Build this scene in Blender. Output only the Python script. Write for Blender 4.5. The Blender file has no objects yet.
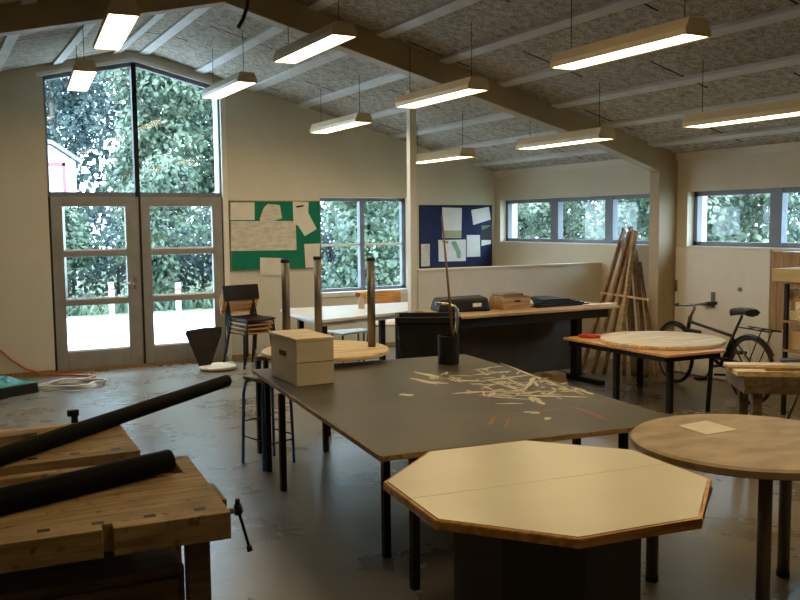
import bpy, bmesh, math, random
from mathutils import Vector, Matrix, Euler
random.seed(7)
S = bpy.context.scene
C = S.collection
PI = math.pi

# ------------------------------------------------------------------ materials
def nodes(m):
    m.use_nodes = True
    return m.node_tree.nodes, m.node_tree.links, m.node_tree.nodes['Principled BSDF']

def mat(name, col, rough=.6, var=.12, scale=6., stretch=(1, 1, 1), bump=0., bscale=40., metal=0., spec=.5, col2=None, detail=4.):
    """plain principled surface; the colour wanders a little with noise in object space"""
    m = bpy.data.materials.new(name)
    N, L, B = nodes(m)
    B.inputs['Roughness'].default_value = rough
    B.inputs['Metallic'].default_value = metal
    B.inputs['Specular IOR Level'].default_value = spec
    tc = N.new('ShaderNodeTexCoord'); mp = N.new('ShaderNodeMapping')
    mp.inputs['Scale'].default_value = stretch
    L.new(tc.outputs['Object'], mp.inputs['Vector'])
    nz = N.new('ShaderNodeTexNoise'); nz.inputs['Scale'].default_value = scale; nz.inputs['Detail'].default_value = detail
    L.new(mp.outputs['Vector'], nz.inputs['Vector'])
    rp = N.new('ShaderNodeValToRGB')
    a = tuple(c * (1 - var) for c in col); b = tuple(min(1, c * (1 + var)) for c in (col2 or col))
    rp.color_ramp.elements[0].position = .35; rp.color_ramp.elements[1].position = .65
    rp.color_ramp.elements[0].color = (*a, 1); rp.color_ramp.elements[1].color = (*b, 1)
    L.new(nz.outputs['Fac'], rp.inputs['Fac']); L.new(rp.outputs['Color'], B.inputs['Base Color'])
    if bump:
        n2 = N.new('ShaderNodeTexNoise'); n2.inputs['Scale'].default_value = bscale
        L.new(mp.outputs['Vector'], n2.inputs['Vector'])
        bp = N.new('ShaderNodeBump'); bp.inputs['Strength'].default_value = bump; bp.inputs['Distance'].default_value = .01
        L.new(n2.outputs['Fac'], bp.inputs['Height']); L.new(bp.outputs['Normal'], B.inputs['Normal'])
    return m

def wood(name, col, col2, axis=0, rough=.55, scale=5.):
    st = [18, 18, 18]; st[axis] = 1.2
    return mat(name, col, rough, .18, scale * .4, tuple(st), .15, 6., col2=col2)

def stained(name, col, col2, dark, axis=0):
    """bare wood with ingrained dirt and knocks"""
    m = wood(name, col, col2, axis, .65)
    N, L, B = nodes(m)
    tc = N.new('ShaderNodeTexCoord'); out = None
    src = B.inputs['Base Color'].links[0].from_socket
    for sc, p0, p1, k in ((4.5, .52, .72, .55), (26., .6, .7, .8)):
        nz = N.new('ShaderNodeTexNoise'); nz.inputs['Scale'].default_value = sc; nz.inputs['Detail'].default_value = 5
        L.new(tc.outputs['Object'], nz.inputs['Vector'])
        r = N.new('ShaderNodeMapRange'); r.inputs['From Min'].default_value = p0; r.inputs['From Max'].default_value = p1; r.inputs['To Max'].default_value = k
        L.new(nz.outputs['Fac'], r.inputs['Value'])
        x = N.new('ShaderNodeMixRGB'); x.inputs['Color2'].default_value = (*dark, 1)
        L.new(r.outputs[0], x.inputs['Fac']); L.new(src, x.inputs['Color1']); src = x.outputs[0]
    L.new(src, B.inputs['Base Color'])
    return m

def emit(name, col, strength):
    m = bpy.data.materials.new(name); m.use_nodes = True
    N, L = m.node_tree.nodes, m.node_tree.links
    N.clear(); e = N.new('ShaderNodeEmission'); o = N.new('ShaderNodeOutputMaterial')
    e.inputs['Color'].default_value = (*col, 1); e.inputs['Strength'].default_value = strength
    L.new(e.outputs[0], o.inputs['Surface']); return m

def glass(name):
    m = bpy.data.materials.new(name); m.use_nodes = True
    N, L = m.node_tree.nodes, m.node_tree.links
    N.clear(); o = N.new('ShaderNodeOutputMaterial'); t = N.new('ShaderNodeBsdfTransparent'); g = N.new('ShaderNodeBsdfGlossy')
    t.inputs['Color'].default_value = (.93, .97, .98, 1)
    g.inputs['Roughness'].default_value = .03; f = N.new('ShaderNodeFresnel'); f.inputs['IOR'].default_value = 1.4
    x = N.new('ShaderNodeMixShader'); gm = N.new('ShaderNodeNewGeometry'); k = N.new('ShaderNodeMath'); k.operation = 'SUBTRACT'; k.inputs[0].default_value = 1; L.new(gm.outputs['Backfacing'], k.inputs[1])
    q = N.new('ShaderNodeMath'); q.operation = 'MULTIPLY'; L.new(f.outputs[0], q.inputs[0]); L.new(k.outputs[0], q.inputs[1])
    L.new(q.outputs[0], x.inputs[0]); L.new(t.outputs[0], x.inputs[1]); L.new(g.outputs[0], x.inputs[2])
    L.new(x.outputs[0], o.inputs['Surface']); return m

def leafmat(name, c1, c2, c3=None):
    m = bpy.data.materials.new(name)
    N, L, B = nodes(m)
    B.inputs['Roughness'].default_value = .45; B.inputs['Specular IOR Level'].default_value = .5
    tc = N.new('ShaderNodeTexCoord'); nz = N.new('ShaderNodeTexNoise'); nz.inputs['Scale'].default_value = 1.6; nz.inputs['Detail'].default_value = 6
    L.new(tc.outputs['Object'], nz.inputs['Vector'])
    rp = N.new('ShaderNodeValToRGB'); rp.color_ramp.elements[0].position = .36; rp.color_ramp.elements[1].position = .62
    rp.color_ramp.elements[0].color = (*c1, 1); rp.color_ramp.elements[1].color = (*c2, 1)
    if c3:
        e = rp.color_ramp.elements.new(.72); e.color = (*c3, 1)
    L.new(nz.outputs['Fac'], rp.inputs['Fac']); L.new(rp.outputs['Color'], B.inputs['Base Color'])
    t = N.new('ShaderNodeBsdfTranslucent'); L.new(rp.outputs['Color'], t.inputs['Color'])
    x = N.new('ShaderNodeMixShader'); x.inputs[0].default_value = .35
    L.new(B.outputs[0], x.inputs[1]); L.new(t.outputs[0], x.inputs[2])
    L.new(x.outputs[0], N['Material Output'].inputs['Surface'])
    return m

M = {}
M['wall'] = mat('white_wall_paint', (.63, .57, .44), .7, .03, 2.5, bump=.05, bscale=60)
M['paint'] = mat('white_trim_paint', (.74, .70, .61), .5, .03)
M['beam'] = mat('beam_paint', (.38, .29, .165), .55, .05, 3)
M['column'] = mat('column_paint', (.66, .6, .48), .5, .04, 3)
M['frame'] = mat('grey_window_frame', (.17, .185, .22), .45, .08, 5)
M['doorframe'] = mat('grey_door_frame', (.27, .245, .22), .45, .1, 5)
M['glass'] = glass('window_glass')
M['batten'] = mat('batten_paint', (.56, .54, .5), .6, .08, 4)
M['lamp'] = mat('lamp_housing', (.55, .44, .27), .45, .05)
M['tube'] = emit('lamp_diffuser', (1, .75, .41), 16.)
M['black'] = mat('black_steel', (.012, .011, .011), .5, .15, spec=.25)
M['blackp'] = mat('black_plastic', (.013, .013, .013), .5, .2, bump=.1, bscale=8, spec=.25)
M['tube_black'] = mat('black_tube', (.006, .0055, .005), .65, .25, 8, spec=.06)
M['chrome'] = mat('chrome', (.55, .53, .5), .25, .05, metal=1.)
M['darkchrome'] = mat('dull_steel_tube', (.2, .18, .15), .42, .1, metal=.85)
M['blue'] = mat('blue_enamel', (.03, .15, .5), .4, .1)
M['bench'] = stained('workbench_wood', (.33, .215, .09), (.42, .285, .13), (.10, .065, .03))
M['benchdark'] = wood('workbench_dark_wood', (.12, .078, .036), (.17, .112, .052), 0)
M['pine'] = wood('pine', (.62, .44, .2), (.74, .55, .28), 0)
M['ply'] = wood('pale_plywood', (.66, .53, .32), (.74, .61, .4), 0)
M['boxply'] = mat('box_plywood', (.66, .57, .40), .6, .06, 3, (1, 1, 4))
M['pine2'] = mat('yellow_plank', (.42, .30, .12), .6, .1, 2, (6, 1, 6))
M['orange'] = wood('orange_beech', (.5, .24, .06), (.6, .3, .08), 0, .4)
M['edge'] = wood('table_edge_beech', (.56, .27, .06), (.66, .34, .09), 0, .35)
M['roundtop'] = mat('round_table_wood', (.33, .235, .12), .45, .14, 5, (1, 2, 1), col2=(.39, .285, .155))
M['laminate'] = mat('cream_laminate', (.80, .75, .55), .28, .03, 3)
M['white'] = mat('white_laminate', (.75, .72, .66), .3, .03)
M['paper'] = mat('paper', (.70, .64, .52), .8, .04, 8)
M['paper2'] = mat('white_paper', (.72, .72, .68), .8, .04, 8)
M['sketch'] = mat('pencil_sketch_paper', (.56, .50, .40), .8, .1, 9, (1, 1, 3), col2=(.62, .56, .44))
M['green_felt'] = mat('green_felt', (.0, .165, .09), .9, .06, 30)
M['blue_felt'] = mat('blue_felt', (.011, .021, .08), .9, .1, 30)
M['brown'] = wood('brown_board', (.27, .155, .055), (.33, .2, .075), 2)
M['card'] = mat('cardboard', (.5, .35, .17), .8, .06)
M['pole'] = wood('pole_wood', (.16, .08, .035), (.25, .135, .06), 2)
M['dark_ply'] = mat('dark_chair_ply', (.014, .009, .008), .5, .2, spec=.2)
M['red'] = mat('red_cloth', (.45, .03, .03), .8, .1)
M['greencloth'] = mat('green_tarpaulin', (.02, .2, .15), .5, .2, 10)
M['cable_o'] = mat('orange_cable', (.55, .13, .03), .5, .05)
M['cable_w'] = mat('grey_cable', (.6, .6, .6), .5, .05)
M['yellow'] = mat('yellow_petal', (.8, .6, .05), .6, .05)
M['clearbottle'] = mat('pale_bottle', (.5, .48, .38), .2, .05)
M['rubber'] = mat('rubber', (.02, .02, .02), .7, .1)
M['bikeframe'] = mat('black_bicycle_paint', (.015, .014, .014), .3, .1)
M['bark'] = mat('bark', (.1, .08, .06), .9, .3, 8, (1, 1, .2))
M['asphalt'] = mat('pale_paving', (.62, .62, .62), .8, .08, 1.2)
M['grass'] = mat('grass', (.14, .16, .09), .9, .3, 3)
M['house'] = mat('white_house_paint', (.9, .88, .88), .7, .02)
M['pinktrim'] = mat('pink_trim', (.45, .1, .15), .6, .05)
M['roofslate'] = mat('slate_roof', (.25, .28, .36), .7, .1)
M['leaf_a'] = leafmat('leaf_mid', (0.032, 0.064, 0.043), (0.138, 0.192, 0.112), (0.330, 0.363, 0.277))
M['leaf_b'] = leafmat('leaf_pale', (0.043, 0.080, 0.053), (0.203, 0.250, 0.160), (0.426, 0.437, 0.383))
M['leaf_c'] = leafmat('leaf_dark', (0.027, 0.053, 0.058), (0.107, 0.149, 0.133), (0.320, 0.309, 0.240))

def floor_mat():
    m = bpy.data.materials.new('worn_grey_floor'); N, L, B = nodes(m)
    tc = N.new('ShaderNodeTexCoord')
    n1 = N.new('ShaderNodeTexNoise'); n1.inputs['Scale'].default_value = 1.1; n1.inputs['Detail'].default_value = 7; n1.inputs['Roughness'].default_value = .62
    n2 = N.new('ShaderNodeTexNoise'); n2.inputs['Scale'].default_value = 9; n2.inputs['Detail'].default_value = 6
    for n in (n1, n2): L.new(tc.outputs['Object'], n.inputs['Vector'])
    r1 = N.new('ShaderNodeValToRGB'); r1.color_ramp.elements[0].position = .34; r1.color_ramp.elements[1].position = .68
    r1.color_ramp.elements[0].color = (.135, .108, .068, 1); r1.color_ramp.elements[1].color = (.24, .213, .17, 1)
    B.inputs['Specular IOR Level'].default_value = .65
    r2 = N.new('ShaderNodeValToRGB'); r2.color_ramp.elements[0].position = .6; r2.color_ramp.elements[1].position = .78
    r2.color_ramp.elements[0].color = (0, 0, 0, 1); r2.color_ramp.elements[1].color = (.16, .16, .16, 1)
    L.new(n1.outputs['Fac'], r1.inputs['Fac']); L.new(n2.outputs['Fac'], r2.inputs['Fac'])
    mx = N.new('ShaderNodeMixRGB'); mx.inputs['Color2'].default_value = (.46, .42, .34, 1)
    L.new(r2.outputs['Color'], mx.inputs['Fac']); L.new(r1.outputs['Color'], mx.inputs['Color1']); L.new(mx.outputs[0], B.inputs['Base Color'])
    rr = N.new('ShaderNodeMapRange'); rr.inputs['To Min'].default_value = .2; rr.inputs['To Max'].default_value = .36
    L.new(n1.outputs['Fac'], rr.inputs['Value']); L.new(rr.outputs[0], B.inputs['Roughness'])
    bp = N.new('ShaderNodeBump'); bp.inputs['Strength'].default_value = .025; bp.inputs['Distance'].default_value = .005
    L.new(n2.outputs['Fac'], bp.inputs['Height']); L.new(bp.outputs[0], B.inputs['Normal'])
    return m
M['floor'] = floor_mat()

def ceiling_mat():
    m = bpy.data.materials.new('wood_wool_panels'); N, L, B = nodes(m)
    B.inputs['Roughness'].default_value = .95; B.inputs['Specular IOR Level'].default_value = .1
    tc = N.new('ShaderNodeTexCoord')
    n1 = N.new('ShaderNodeTexNoise'); n1.inputs['Scale'].default_value = 16; n1.inputs['Detail'].default_value = 5; n1.inputs['Roughness'].default_value = .7
    n2 = N.new('ShaderNodeTexNoise'); n2.inputs['Scale'].default_value = 70; n2.inputs['Detail'].default_value = 2
    L.new(tc.outputs['Object'], n1.inputs['Vector']); L.new(tc.outputs['Object'], n2.inputs['Vector'])
    ad = N.new('ShaderNodeMath'); ad.operation = 'MULTIPLY_ADD'; ad.inputs[1].default_value = .5
    L.new(n2.outputs['Fac'], ad.inputs[0]); hf = N.new('ShaderNodeMath'); hf.operation = 'MULTIPLY'; hf.inputs[1].default_value = .6
    L.new(n1.outputs['Fac'], hf.inputs[0]); L.new(hf.outputs[0], ad.inputs[2])
    r1 = N.new('ShaderNodeValToRGB'); r1.color_ramp.elements[0].position = .42; r1.color_ramp.elements[1].position = .66
    r1.color_ramp.elements[0].color = (.19, .165, .125, 1); r1.color_ramp.elements[1].color = (.55, .51, .43, 1)
    L.new(ad.outputs[0], r1.inputs['Fac'])
    # the joints between the panels run across the battens
    sp = N.new('ShaderNodeSeparateXYZ'); L.new(tc.outputs['Object'], sp.inputs[0])
    rw = N.new('ShaderNodeMath'); rw.operation = 'MULTIPLY'; rw.inputs[1].default_value = 1 / .65; L.new(sp.outputs['X'], rw.inputs[0])
    fl = N.new('ShaderNodeMath'); fl.operation = 'FLOOR'; L.new(rw.outputs[0], fl.inputs[0])
    of = N.new('ShaderNodeMath'); of.operation = 'MULTIPLY_ADD'; of.inputs[1].default_value = .83; L.new(fl.outputs[0], of.inputs[0]); L.new(sp.outputs['Y'], of.inputs[2])
    md = N.new('ShaderNodeMath'); md.operation = 'PINGPONG'; md.inputs[1].default_value = 1.2; L.new(of.outputs[0], md.inputs[0])
    gt = N.new('ShaderNodeMath'); gt.operation = 'GREATER_THAN'; gt.inputs[1].default_value = .012; L.new(md.outputs[0], gt.inputs[0])
    mx = N.new('ShaderNodeMixRGB'); mx.blend_type = 'MIX'; mx.inputs['Color1'].default_value = (.03, .027, .02, 1)
    L.new(gt.outputs[0], mx.inputs['Fac']); L.new(r1.outputs['Color'], mx.inputs['Color2']); L.new(mx.outputs[0], B.inputs['Base Color'])
    bp = N.new('ShaderNodeBump'); bp.inputs['Strength'].default_value = .5; bp.inputs['Distance'].default_value = .01
    L.new(n2.outputs['Fac'], bp.inputs['Height']); L.new(bp.outputs[0], B.inputs['Normal'])
    return m
M['ceiling'] = ceiling_mat()

def tabletop_mat():
    """dark olive-grey worktop with scuffs"""
    m = bpy.data.materials.new('scuffed_dark_top'); N, L, B = nodes(m)
    B.inputs['Roughness'].default_value = .42; B.inputs['Specular IOR Level'].default_value = .35
    tc = N.new('ShaderNodeTexCoord')
    n1 = N.new('ShaderNodeTexNoise'); n1.inputs['Scale'].default_value = 2.2; n1.inputs['Detail'].default_value = 8; n1.inputs['Roughness'].default_value = .65
    L.new(tc.outputs['Object'], n1.inputs['Vector'])
    r1 = N.new('ShaderNodeValToRGB'); r1.color_ramp.elements[0].position = .38; r1.color_ramp.elements[1].position = .66
    r1.color_ramp.elements[0].color = (.045, .038, .023, 1); r1.color_ramp.elements[1].color = (.11, .092, .06, 1)
    L.new(n1.outputs['Fac'], r1.inputs['Fac']); L.new(r1.outputs['Color'], B.inputs['Base Color'])
    rr = N.new('ShaderNodeMapRange'); rr.inputs['To Min'].default_value = .3; rr.inputs['To Max'].default_value = .55
    L.new(n1.outputs['Fac'], rr.inputs['Value']); L.new(rr.outputs[0], B.inputs['Roughness'])
    return m
M['darktop'] = tabletop_mat()

# ------------------------------------------------------------------ mesh helpers
class MB:
    def __init__(s): s.bm = bmesh.new()
    def box(s, lo, hi, rot=None, piv=None):
        lo, hi = Vector(lo), Vector(hi)
        r = bmesh.ops.create_cube(s.bm, size=1)
        for v in r['verts']:
            v.co = Vector((lo.x + (v.co.x + .5) * (hi.x - lo.x), lo.y + (v.co.y + .5) * (hi.y - lo.y), lo.z + (v.co.z + .5) * (hi.z - lo.z)))
        if rot:
            p = Vector(piv) if piv else (lo + hi) / 2
            R = Euler(rot).to_matrix()
            for v in r['verts']: v.co = R @ (v.co - p) + p
        return s
    def bar(s, a, b, w, h, up=(0, 0, 1)):
        """a straight rectangular bar from a to b"""
        a, b = Vector(a), Vector(b); d = (b - a).normalized()
        x = d.cross(Vector(up))
        if x.length < 1e-4: x = d.cross(Vector((0, 1, 0)))
        x.normalize(); y = x.cross(d)
        vs = [s.bm.verts.new(p + x * sx * w / 2 + y * sy * h / 2) for p in (a, b) for sx, sy in ((-1, -1), (1, -1), (1, 1), (-1, 1))]
        F = s.bm.faces.new
        F(vs[0:4]); F(vs[7:3:-1])
        for i in range(4):
            j = (i + 1) % 4; F((vs[j], vs[i], vs[i + 4], vs[j + 4]))
        return s
    def tube(s, pts, r, n=10, r2=None, cap=True):
        """a round tube through points"""
        pts = [Vector(p) for p in pts]; rings = []
        ref = None
        for i, p in enumerate(pts):
            d = ((pts[min(i + 1, len(pts) - 1)] - p).normalized() + (p - pts[max(i - 1, 0)]).normalized())
            d.normalize()
            if ref is None:
                ref = d.cross(Vector((0, 0, 1)))
                if ref.length < 1e-3: ref = d.cross(Vector((0, 1, 0)))
            x = ref - d * ref.dot(d); x.normalize(); ref = x; y = d.cross(x)
            rr = r if r2 is None else r + (r2 - r) * i / (len(pts) - 1)
            rings.append([s.bm.verts.new(p + (x * math.cos(t) + y * math.sin(t)) * rr) for t in [2 * PI * k / n for k in range(n)]])
        for a, b in zip(rings, rings[1:]):
            for k in range(n):
                f = s.bm.faces.new((a[k], a[(k + 1) % n], b[(k + 1) % n], b[k])); f.smooth = True
        if cap:
            s.bm.faces.new(rings[0][::-1]); s.bm.faces.new(rings[-1])
        return s
    def prism(s, poly, z0, z1):
        """poly of (x,y) extruded from z0 to z1"""
        a = [s.bm.verts.new((x, y, z0)) for x, y in poly]; b = [s.bm.verts.new((x, y, z1)) for x, y in poly]
        n = len(poly); s.bm.faces.new(a[::-1]); s.bm.faces.new(b)
        for i in range(n): s.bm.faces.new((a[i], a[(i + 1) % n], b[(i + 1) % n], b[i]))
        return s
    def xz(s, poly, y0, y1):
        a = [s.bm.verts.new((x, y0, z)) for x, z in poly]; b = [s.bm.verts.new((x, y1, z)) for x, z in poly]
        n = len(poly); s.bm.faces.new(a); s.bm.faces.new(b[::-1])
        for i in range(n): s.bm.faces.new((a[(i + 1) % n], a[i], b[i], b[(i + 1) % n]))
        return s
    def lathe(s, prof, c=(0, 0, 0), n=28):
        """profile of (radius, z) turned about the vertical through c"""
        c = Vector(c); rings = []
        for r, z in prof:
            rings.append([s.bm.verts.new(c + Vector((r * math.cos(2 * PI * k / n), r * math.sin(2 * PI * k / n), z))) for k in range(n)])
        for a, b in zip(rings, rings[1:]):
            for k in range(n): s.bm.faces.new((a[k], a[(k + 1) % n], b[(k + 1) % n], b[k]))
        s.bm.faces.new(rings[0][::-1]); s.bm.faces.new(rings[-1])
        return s
    def torus(s, c, R, r, axis='x', n=36, m=8):
        c = Vector(c); rings = []
        for i in range(n):
            t = 2 * PI * i / n; ring = []
            for j in range(m):
                u = 2 * PI * j / m; q = R + r * math.cos(u); h = r * math.sin(u)
                v = {'x': (h, q * math.cos(t), q * math.sin(t)), 'z': (q * math.cos(t), q * math.sin(t), h)}[axis]
                ring.append(s.bm.verts.new(c + Vector(v)))
            rings.append(ring)
        for i in range(n):
            a, b = rings[i], rings[(i + 1) % n]
            for j in range(m):
                f = s.bm.faces.new((a[j], a[(j + 1) % m], b[(j + 1) % m], b[j])); f.smooth = True
        return s
    def xform(s, mtx):
        bmesh.ops.transform(s.bm, matrix=mtx, verts=s.bm.verts); return s

def build(name, mb, m, parent=None, bev=0., at=None):
    """link the builder as one mesh object; geometry is in world coordinates unless the root stands at the origin"""
    bm = mb.bm
    bmesh.ops.recalc_face_normals(bm, faces=bm.faces)
    off = Vector((0, 0, 0))
    if parent is not None:
        r = parent
        while r.parent: r = r.parent
        off = r.location.copy()
    elif at is not None:
        off = Vector(at)
    if off.length:
        bmesh.ops.translate(bm, vec=-off, verts=bm.verts)
    me = bpy.data.meshes.new(name); bm.to_mesh(me); bm.free()
    o = bpy.data.objects.new(name, me); C.objects.link(o)
    me.materials.append(M[m] if isinstance(m, str) else m)
    if parent is not None: o.parent = parent
    else: o.location = off
    if bev:
        b = o.modifiers.new('bevel', 'BEVEL'); b.width = bev; b.segments = 2; b.limit_method = 'ANGLE'; b.angle_limit = .6
    return o

def tag(o, label=None, cat=None, group=None, kind=None):
    if label: o['label'] = label
    if cat: o['category'] = cat
    if group: o['group'] = group
    if kind: o['kind'] = kind
    return o

def thing(name, label, cat, loc=(0, 0, 0), group=None):
    o = bpy.data.objects.new(name, None); C.objects.link(o); o.location = loc
    o.empty_display_size = .1
    return tag(o, label, cat, group)

def dup(root, loc, rotz, label, group=None):
    r = root.copy(); C.objects.link(r); r.location = loc; r.rotation_euler = (0, 0, rotz); r['label'] = label
    if group: r['group'] = group
    for ch in list(root.children):
        c = ch.copy(); C.objects.link(c); c.parent = r
        for g in list(ch.children):
            d = g.copy(); C.objects.link(d); d.parent = c
    return r

def struct(name, mb, m, parent=None, bev=0., label=None, cat=None):
    o = build(name, mb, m, parent, bev)
    if parent is None: tag(o, label, cat, kind='structure')
    return o

# ------------------------------------------------------------------ camera
F = 880.
CAMZ = 1.68
RT = Vector((.879093177, -.476548363, -.009840905)); UP = Vector((.05031483, .07224604, .996116925)); FW = Vector((.473986923, .876174736, -.08748845))
cam = bpy.data.cameras.new('camera'); co = bpy.data.objects.new('camera', cam); C.objects.link(co)
cam.sensor_width = 36; cam.lens = 36 * F / 800; cam.clip_start = .05; cam.clip_end = 300
co.matrix_world = Matrix(((RT.x, UP.x, -FW.x, 0), (RT.y, UP.y, -FW.y, 0), (RT.z, UP.z, -FW.z, CAMZ), (0, 0, 0, 1)))
S.camera = co
S.view_settings.view_transform = 'Standard'; S.view_settings.look = 'None'; S.view_settings.gamma = 1.; S.view_settings.exposure = 0.
S.view_settings.use_curve_mapping = False

# ------------------------------------------------------------------ the room
G = 10.6          # inner face of the gable wall
XS = 7.315        # inner face of the long side wall
XL, YN = -2.8, -3.2
RX, RZ, RS = 2.26, 3.72, .262
def zr(x): return min(RZ - RS * abs(x - RX), RZ - .03)

struct('floor', MB().box((XL - .3, YN - .3, -.1), (XS + .3, G + .3, 0)), 'floor', label='worn grey workshop floor', cat='floor')

T = .3
# gable wall, pieced round the glazed doors and the low window
g = MB()
g.xz([(XL - T, -.1), (1.262, -.1), (1.262, zr(1.262) + .1), (XL - T, zr(XL - T) + .1)], G, G + T)
hd = .115
g.xz([(1.262, zr(1.262) - hd), (RX, zr(RX) - hd), (3.28, zr(3.28) - hd), (3.28, zr(3.28) + .1), (RX, zr(RX) + .1), (1.262, zr(1.262) + .1)], G, G + T)
g.xz([(3.28, -.1), (4.565, -.1), (4.565, zr(4.565) + .1), (3.28, zr(3.28) + .1)], G, G + T)
g.xz([(4.565, -.1), (5.905, -.1), (5.905, .72), (4.565, .72)], G, G + T)
g.xz([(4.565, 2.015), (5.905, 2.015), (5.905, zr(5.905) + .1), (4.565, zr(4.565) + .1)], G, G + T)
g.xz([(5.905, -.1), (XS + T, -.1), (XS + T, zr(XS) + .1), (5.905, zr(5.905) + .1)], G, G + T)
struct('wall_far', g, 'wall', label='white gable wall with the glazed doors', cat='wall')

# side wall with the ribbon windows
w = MB()
HB, HT = 1.395, 1.985
w.box((XS, YN - T, -.1), (XS + T, G + T, HB)).box((XS, YN - T, HT), (XS + T, G + T, 2.6))
w.box((XS, 10.47, HB), (XS + T, G + T, HT)).box((XS, 6.95, HB), (XS + T, 7.45, HT)).box((XS, YN - T, HB), (XS + T, 4.0, HT))
struct('wall_right', w, 'wall', label='white side wall under the ribbon windows', cat='wall')
struct('wall_left', MB().box((XL - T, YN - T, -.1), (XL, G + T, 2.7)), 'wall', label='white side wall out of view', cat='wall')
nw = MB().xz([(XL - T, -.1), (XS + T, -.1), (XS + T, zr(XS) + .1), (RX, RZ + .1), (XL - T, zr(XL) + .1)], YN - T, YN)
struct('wall_near', nw, 'wall', label='white gable wall behind the viewer', cat='wall')

# ceiling of wood wool panels
ce = MB()
prof = [(XL - T, zr(XL - T)), (RX - .14, zr(RX - .14)), (RX + .14, zr(RX + .14)), (XS + T, zr(XS + T))]
ce.xz(prof + [(x, z + .16) for x, z in prof[::-1]], YN - T, G + T)
ceil = struct('ceiling', ce, 'ceiling', label='sloping ceiling of speckled wood wool panels', cat='ceiling')
bx = [RX - .19 - .65 * k for k in range(8)] + [RX + .11 + .65 * k for k in range(8)]
for x in bx:
    sg = 1 if x > RX else -1
    b = MB()
    b.xz([(x - .05, zr(x - .05) - .028), (x + .05, zr(x + .05) - .028), (x + .05, zr(x + .05) + .01), (x - .05, zr(x - .05) + .01)], YN, G)
    build('batten', b, 'batten', ceil)

# portal frame across the room and its post
tb = MB()
Y0, Y1 = 7.1, 7.245
D = .2
tb.xz([(RX, zr(RX) + .02), (RX, zr(RX) - D - .02), (6.15, zr(6.15) - D - .01), (7.05, 2.21), (7.05, 0), (XS + .01, 0), (XS + .01, zr(XS) + .02)], Y0, Y1)
struct('trim_1', tb, 'beam', bev=.006, label='portal frame rafter and column on the right', cat='beam')
tb = MB().xz([(RX, zr(RX) + .02), (XL, zr(XL) + .02), (XL, zr(XL) - .13), (RX, zr(RX) - D - .01)], Y0, Y1)
struct('trim_2', tb, 'beam', label='portal frame rafter on the left', cat='beam')
struct('trim_3', MB().box((4.655, 8.345, 0), (4.735, 8.425, zr(4.69) + .01)), 'column', bev=.004, label='slim white post at the end of the low partition', cat='post')
struct('wall_partition', MB().box((4.735, 8.335, 0), (XS, 8.435, 1.15)).box((4.735, 8.32, 1.15), (XS, 8.45, 1.17)), 'column', label='low white partition wall behind the long table', cat='wall')
struct('trim_4', MB().box((XS - .03, YN, zr(XS) - .07), (XS, G, zr(XS) + .01)), 'column', label='painted strip at the foot of the ceiling', cat='trim')
# white lining of the door opening
struct('trim_5', MB().box((3.27, G - .012, 0), (3.335, G + .3, zr(3.3) - .115)), 'paint', label='white lining beside the glazed doors', cat='trim')
hb = MB().xz([(1.2, zr(1.2) - .115), (RX, zr(RX) - .115), (3.34, zr(3.34) - .115), (3.34, zr(3.34) - .075), (RX, zr(RX) - .075), (1.2, zr(1.2) - .075)], G - .02, G + .02)
struct('trim_6', hb, 'paint', label='sloping white strip over the tall window', cat='trim')
struct('baseboard_far', MB().box((XL, G - .012, 0), (1.262, G, .05)).box((3.34, G - .012, 0), (XS, G, .05)), 'brown', label='thin skirting on the gable wall', cat='skirting')

# ---- tall window over the doors
yf0, yf1 = G + .03, G + .1
f = MB()
TB = 2.01
hz = lambda x: zr(x) - .115
f.box((1.262, yf0, TB), (3.28, yf1, 2.065))
f.box((1.262, yf0, TB), (1.29, yf1, hz(1.262))).box((3.245, yf0, TB), (3.28, yf1, hz(3.28)))
f.xz([(1.262, hz(1.262) - .05), (RX, hz(RX) - .05), (RX, hz(RX)), (1.262, hz(1.262))], yf0, yf1)
f.xz([(RX, hz(RX) - .05), (3.28, hz(3.28) - .05), (3.28, hz(3.28)), (RX, hz(RX))], yf0, yf1)
w1 = tag(bpy.data.objects.new('window_1', None), 'tall gabled window above the doors', 'window', kind='structure'); C.objects.link(w1)
build('window_frame', f, 'frame', w1)
build('mullion', MB().box((2.228, yf0 - .01, TB), (2.283, yf1, hz(2.25) - .02)), 'black', w1)
yg = G + .07
for a, b in ((1.29, 2.228), (2.283, 3.245)):
    build('pane', MB().xz([(a, 2.065), (b, 2.065), (b, hz(b) - .05), (a, hz(a) - .05)], yg, yg + .006), 'glass', w1)

# ---- the pair of glazed doors
def door(name, x0, x1, s0, s1, label, hand):
    d = tag(bpy.data.objects.new(name, None), label, 'door', kind='structure'); C.objects.link(d); d.location = (x0, G + .05, 0)
    f = MB()
    a, b = x0 + s0, x1 - s1
    ya, yb = G + .01, G + .075
    f.box((x0, ya, 0.03), (a, yb, TB)).box((b, ya, 0.03), (x1, yb, TB))
    for z0, z1 in ((.03, .235), (.765, .835), (1.325, 1.395), (1.9, TB)): f.box((a, ya, z0), (b, yb, z1))
    build('door_frame', f, 'doorframe', d, .006)
    for z0, z1 in ((.235, .765), (.835, 1.325), (1.395, 1.9)):
        build('pane', MB().box((a, G + .05, z0), (b, G + .056, z1)), 'glass', d)
        build('glazing_bead', MB().box((a, G + .028, z0), (b, G + .05, z0 + .016)), 'white', d)
    if hand:
        h = MB().tube([(x1 - .075, ya, 1.0), (x1 - .075, ya - .05, 1.0), (x1 - .2, ya - .055, 1.0)], .011)
        h.box((x1 - .09, ya - .012, .93), (x1 - .06, ya, 1.07))
        build('door_handle', h, 'chrome', d)
    return d
door('door_1', 1.285, 2.262, .125, .16, 'left leaf of the grey glazed double doors', True)
door('door_2', 2.275, 3.262, .115, .125, 'right leaf of the grey glazed double doors', False)
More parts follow.
